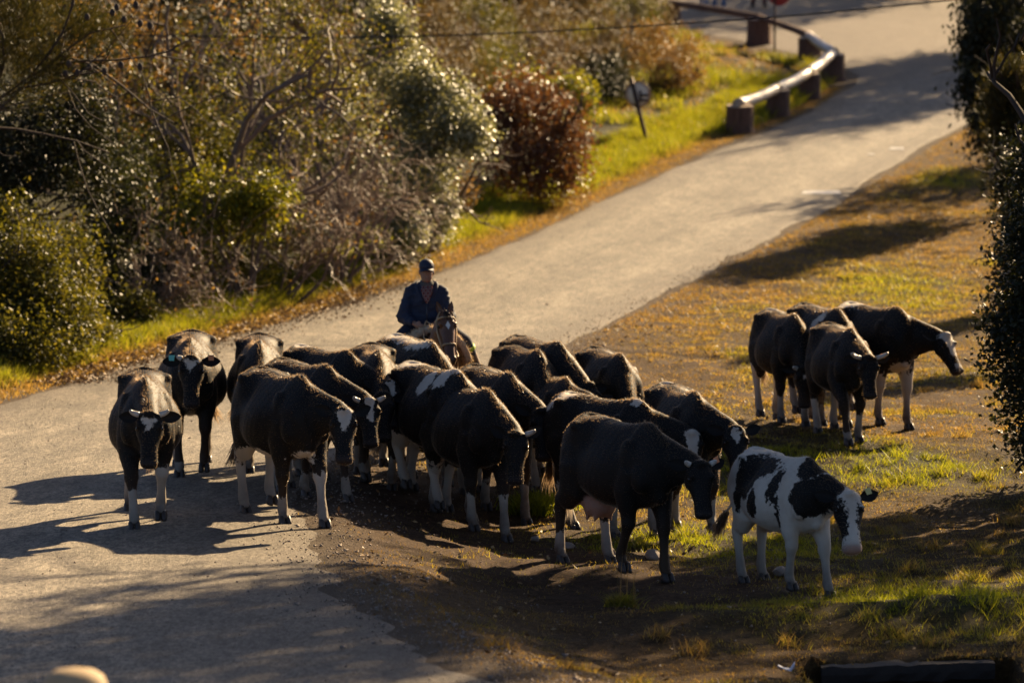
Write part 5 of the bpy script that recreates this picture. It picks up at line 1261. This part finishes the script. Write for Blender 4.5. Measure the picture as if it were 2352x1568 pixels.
# right side, near
N = 800000
Y = 25 + 58 * rng.rand(N) ** 1.5; X = rng.uniform(-2.4, 11, N); keep = np.abs(X) < Y * .142
X, Y = X[keep], Y[keep]
g, d = zones(X, Y); off = X - road_r(Y)
dens = np.clip((.6 + .9 * g - .62 * d) * S((off + .35) / .7), 0, 1) * (.25 + 1.1 * S((fbm(X * 1.7, Y * 1.7, 51) - .35) / .3))
keep = (rng.rand(len(X)) < dens) & ~((X > CUL[0] - .1) & (X < CUL[1] + .1) & (Y < CUL[2] + .05))
X, Y, g = X[keep], Y[keep], g[keep]
tall = .028 + .05 * g * S((fbm(X * 2.3, Y * 2.3, 71) - .3) / .35) + .05 * (fbm(X * 3, Y * 3, 5) > .66) * g
grass('meadow_grass', 'short dry and green grass right of the road', X, Y, tall, .005 + .004 * (Y > 45), rng, g, .5, True)
# tufts: clustered taller blades
TX = rng.uniform(-1.5, 7, 900); TY = 26 + 30 * rng.rand(900); tg, td = zones(TX, TY)
k = (TX - road_r(TY) > .4) & (np.abs(TX) < TY * .14) & (rng.rand(900) < np.clip(.25 + tg - td, 0, 1)) & ~((TX > CUL[0] - .3) & (TX < CUL[1] + .3) & (TY < CUL[2] + .5)); TX, TY, tg = TX[k], TY[k], tg[k]
q = 70; X = np.repeat(TX, q) + rng.normal(size=len(TX) * q) * .07; Y = np.repeat(TY, q) + rng.normal(size=len(TX) * q) * .07
grass('grass_tufts', 'taller grass tufts scattered right of the road', X, Y, np.repeat(rng.uniform(.05, .13, len(TX)), q), .005, rng, np.repeat(tg, q), .6)
# the dark grass mound and the long-stemmed clump
def clump(name, label, px, py, r, n, h, wid, green, lean):
    b0 = ground_at(px, py); X = b0.x + rng.normal(size=n) * r; Y = b0.y + rng.normal(size=n) * r
    o = grass(name, label, X, Y, h, wid, rng, np.full(n, green), lean); del o['kind']; return o
clump('grass_mound', 'thick dark green grass mound between the cows\' hooves', 1245, 1180, .15, 2600, .20, .006, 1.0, .5)
gc = clump('grass_clump', 'grass clump with long dry stems in front of the shaded cow', 1428, 1392, .06, 500, .12, .005, .6, .7)
ds = clump('seed_stem', '', 1440, 1392, .05, 12, .46, .004, .0, .25); ds.parent = gc
for k_ in ('label', 'category'):
    if k_ in ds: del ds[k_]
ds['kind'] = 'stuff'
# verge left of the road
N = 230000
Y = 46 + 52 * rng.rand(N) ** 1.2; u = rng.rand(N); X = road_l(Y) + .15 - u * 2.6
keep = np.abs(X) < Y * .142; X, Y, u = X[keep], Y[keep], u[keep]
off = road_l(Y) - X; gg = S((off - .45 - .5 * (fbm(Y * .8, X, 81) - .5)) / .5)
keep = rng.rand(len(X)) < (.6 * S((off + .1) / .3) + .4 * gg); X, Y, off, gg = X[keep], Y[keep], off[keep], gg[keep]
grass('verge_grass', 'orange dry and bright green grass along the left verge', X, Y, .05 + .16 * gg * (.5 + fbm(X * 1.5, Y * 1.5, 91)), .009, rng, gg * .9, .4, True)
# grass behind the barrier
N = 30000; Y = 88 + 24 * rng.rand(N); X = road_l(Y) - .4 - rng.rand(N) * 5; g = S((fbm(X * .8, Y * .5, 95) - .35) / .2)
keep = rng.rand(N) < .2 + .8 * g; grass('rough_grass', 'rough green grass behind the log barrier', X[keep], Y[keep], .10 + .18 * g[keep], .011, rng, g[keep] * .9, .6)
# fallen leaves
N = 3600; Y = 51 + 14 * rng.rand(N) ** 1.3; X = road_l(Y) - .05 + rng.normal(size=N) * .4
P = np.stack([X, Y, gz(X, Y) + .03 + .02 * rng.rand(N)], 1); D = unit(rng.normal(size=(N, 3)) * np.array((1, 1, .25)))
N2 = 900; Y2 = 27 + 32 * rng.rand(N2); X2 = road_r(Y2) + .1 + np.abs(rng.normal(size=N2)) * 2.4
P2 = np.stack([X2, Y2, gz(X2, Y2) + .02 + .02 * rng.rand(N2)], 1)
k = np.abs(X2) < Y2 * .15; P2 = P2[k]; D2 = unit(rng.normal(size=(len(P2), 3)) * np.array((1, 1, .3)))
PP = np.concatenate([P, P2]); DD = np.concatenate([D, D2])
t = NT('fallen_leaf'); c = t.ramp(t.attr('tint'), [(0, (.12, .055, .02)), (.5, (.26, .14, .05)), (1, (.42, .28, .13))])
FALL = t.fin(t.bsdf(c, .6, **{'Specular IOR Level': .3}))
tag(obj('fallen_leaves', leaf_mesh('fallen_leaves', PP, rng.uniform(.035, .07, len(PP)), rng.uniform(.01, .02, len(PP)), rng, None, 0, DD), FALL), 'dry brown fallen leaves along the verges', 'leaves', None, 'stuff')

# loose gravel along the crumbling asphalt edge
N = 5200; Y = 26 + 45 * rng.rand(N) ** 1.3; X = np.where(rng.rand(N) < .8, road_r(Y) + .1 + rng.normal(size=N) * .35, rng.uniform(-6, 3, N)); k = (np.abs(X) < Y * .14) & (X > road_l(Y)); X, Y = X[k], Y[k]
n = len(X); r = rng.uniform(.006, .02, n) * (1 + (rng.rand(n) > .96)); P = np.stack([X, Y, gz(X, Y) + .018], 1)
T = unit(np.array([[1, 1, 1], [1, -1, -1], [-1, 1, -1], [-1, -1, 1]], float)); A = rng.rand(n) * 6.28
V = []
for q in T:
    e = np.stack([q[0] * np.cos(A) - q[1] * np.sin(A), q[0] * np.sin(A) + q[1] * np.cos(A), np.full(n, q[2] * .7)], 1) * rng.uniform(.6, 1.3, (n, 1)); V.append(P + e * r[:, None])
V = np.stack(V, 1).reshape(-1, 3); i = np.arange(n)[:, None] * 4
F = np.concatenate([i + np.array([[0, 1, 2]]), i + np.array([[0, 3, 1]]), i + np.array([[0, 2, 3]]), i + np.array([[1, 3, 2]])], 1).reshape(-1, 3)
tag(obj('gravel', np_mesh('gravel', V, F), STONE), 'loose gravel crumbs along the road edge', 'gravel', None, 'stuff')

N = 60000; Y = 58 + 34 * rng.rand(N); X = road_r(Y) + .1 + rng.rand(N) ** 1.3 * 6; k = np.abs(X) < Y * .142; X, Y = X[k], Y[k]
g, d = zones(X, Y); k = rng.rand(len(X)) < .35 + .65 * S((fbm(X * 1.2, Y * .8, 15) - .35) / .3); X, Y, g = X[k], Y[k], g[k]
grass('far_verge_grass', 'dry golden grass on the far right verge', X, Y, .05 + .06 * g, .011, rng, g * .8, .6, True)
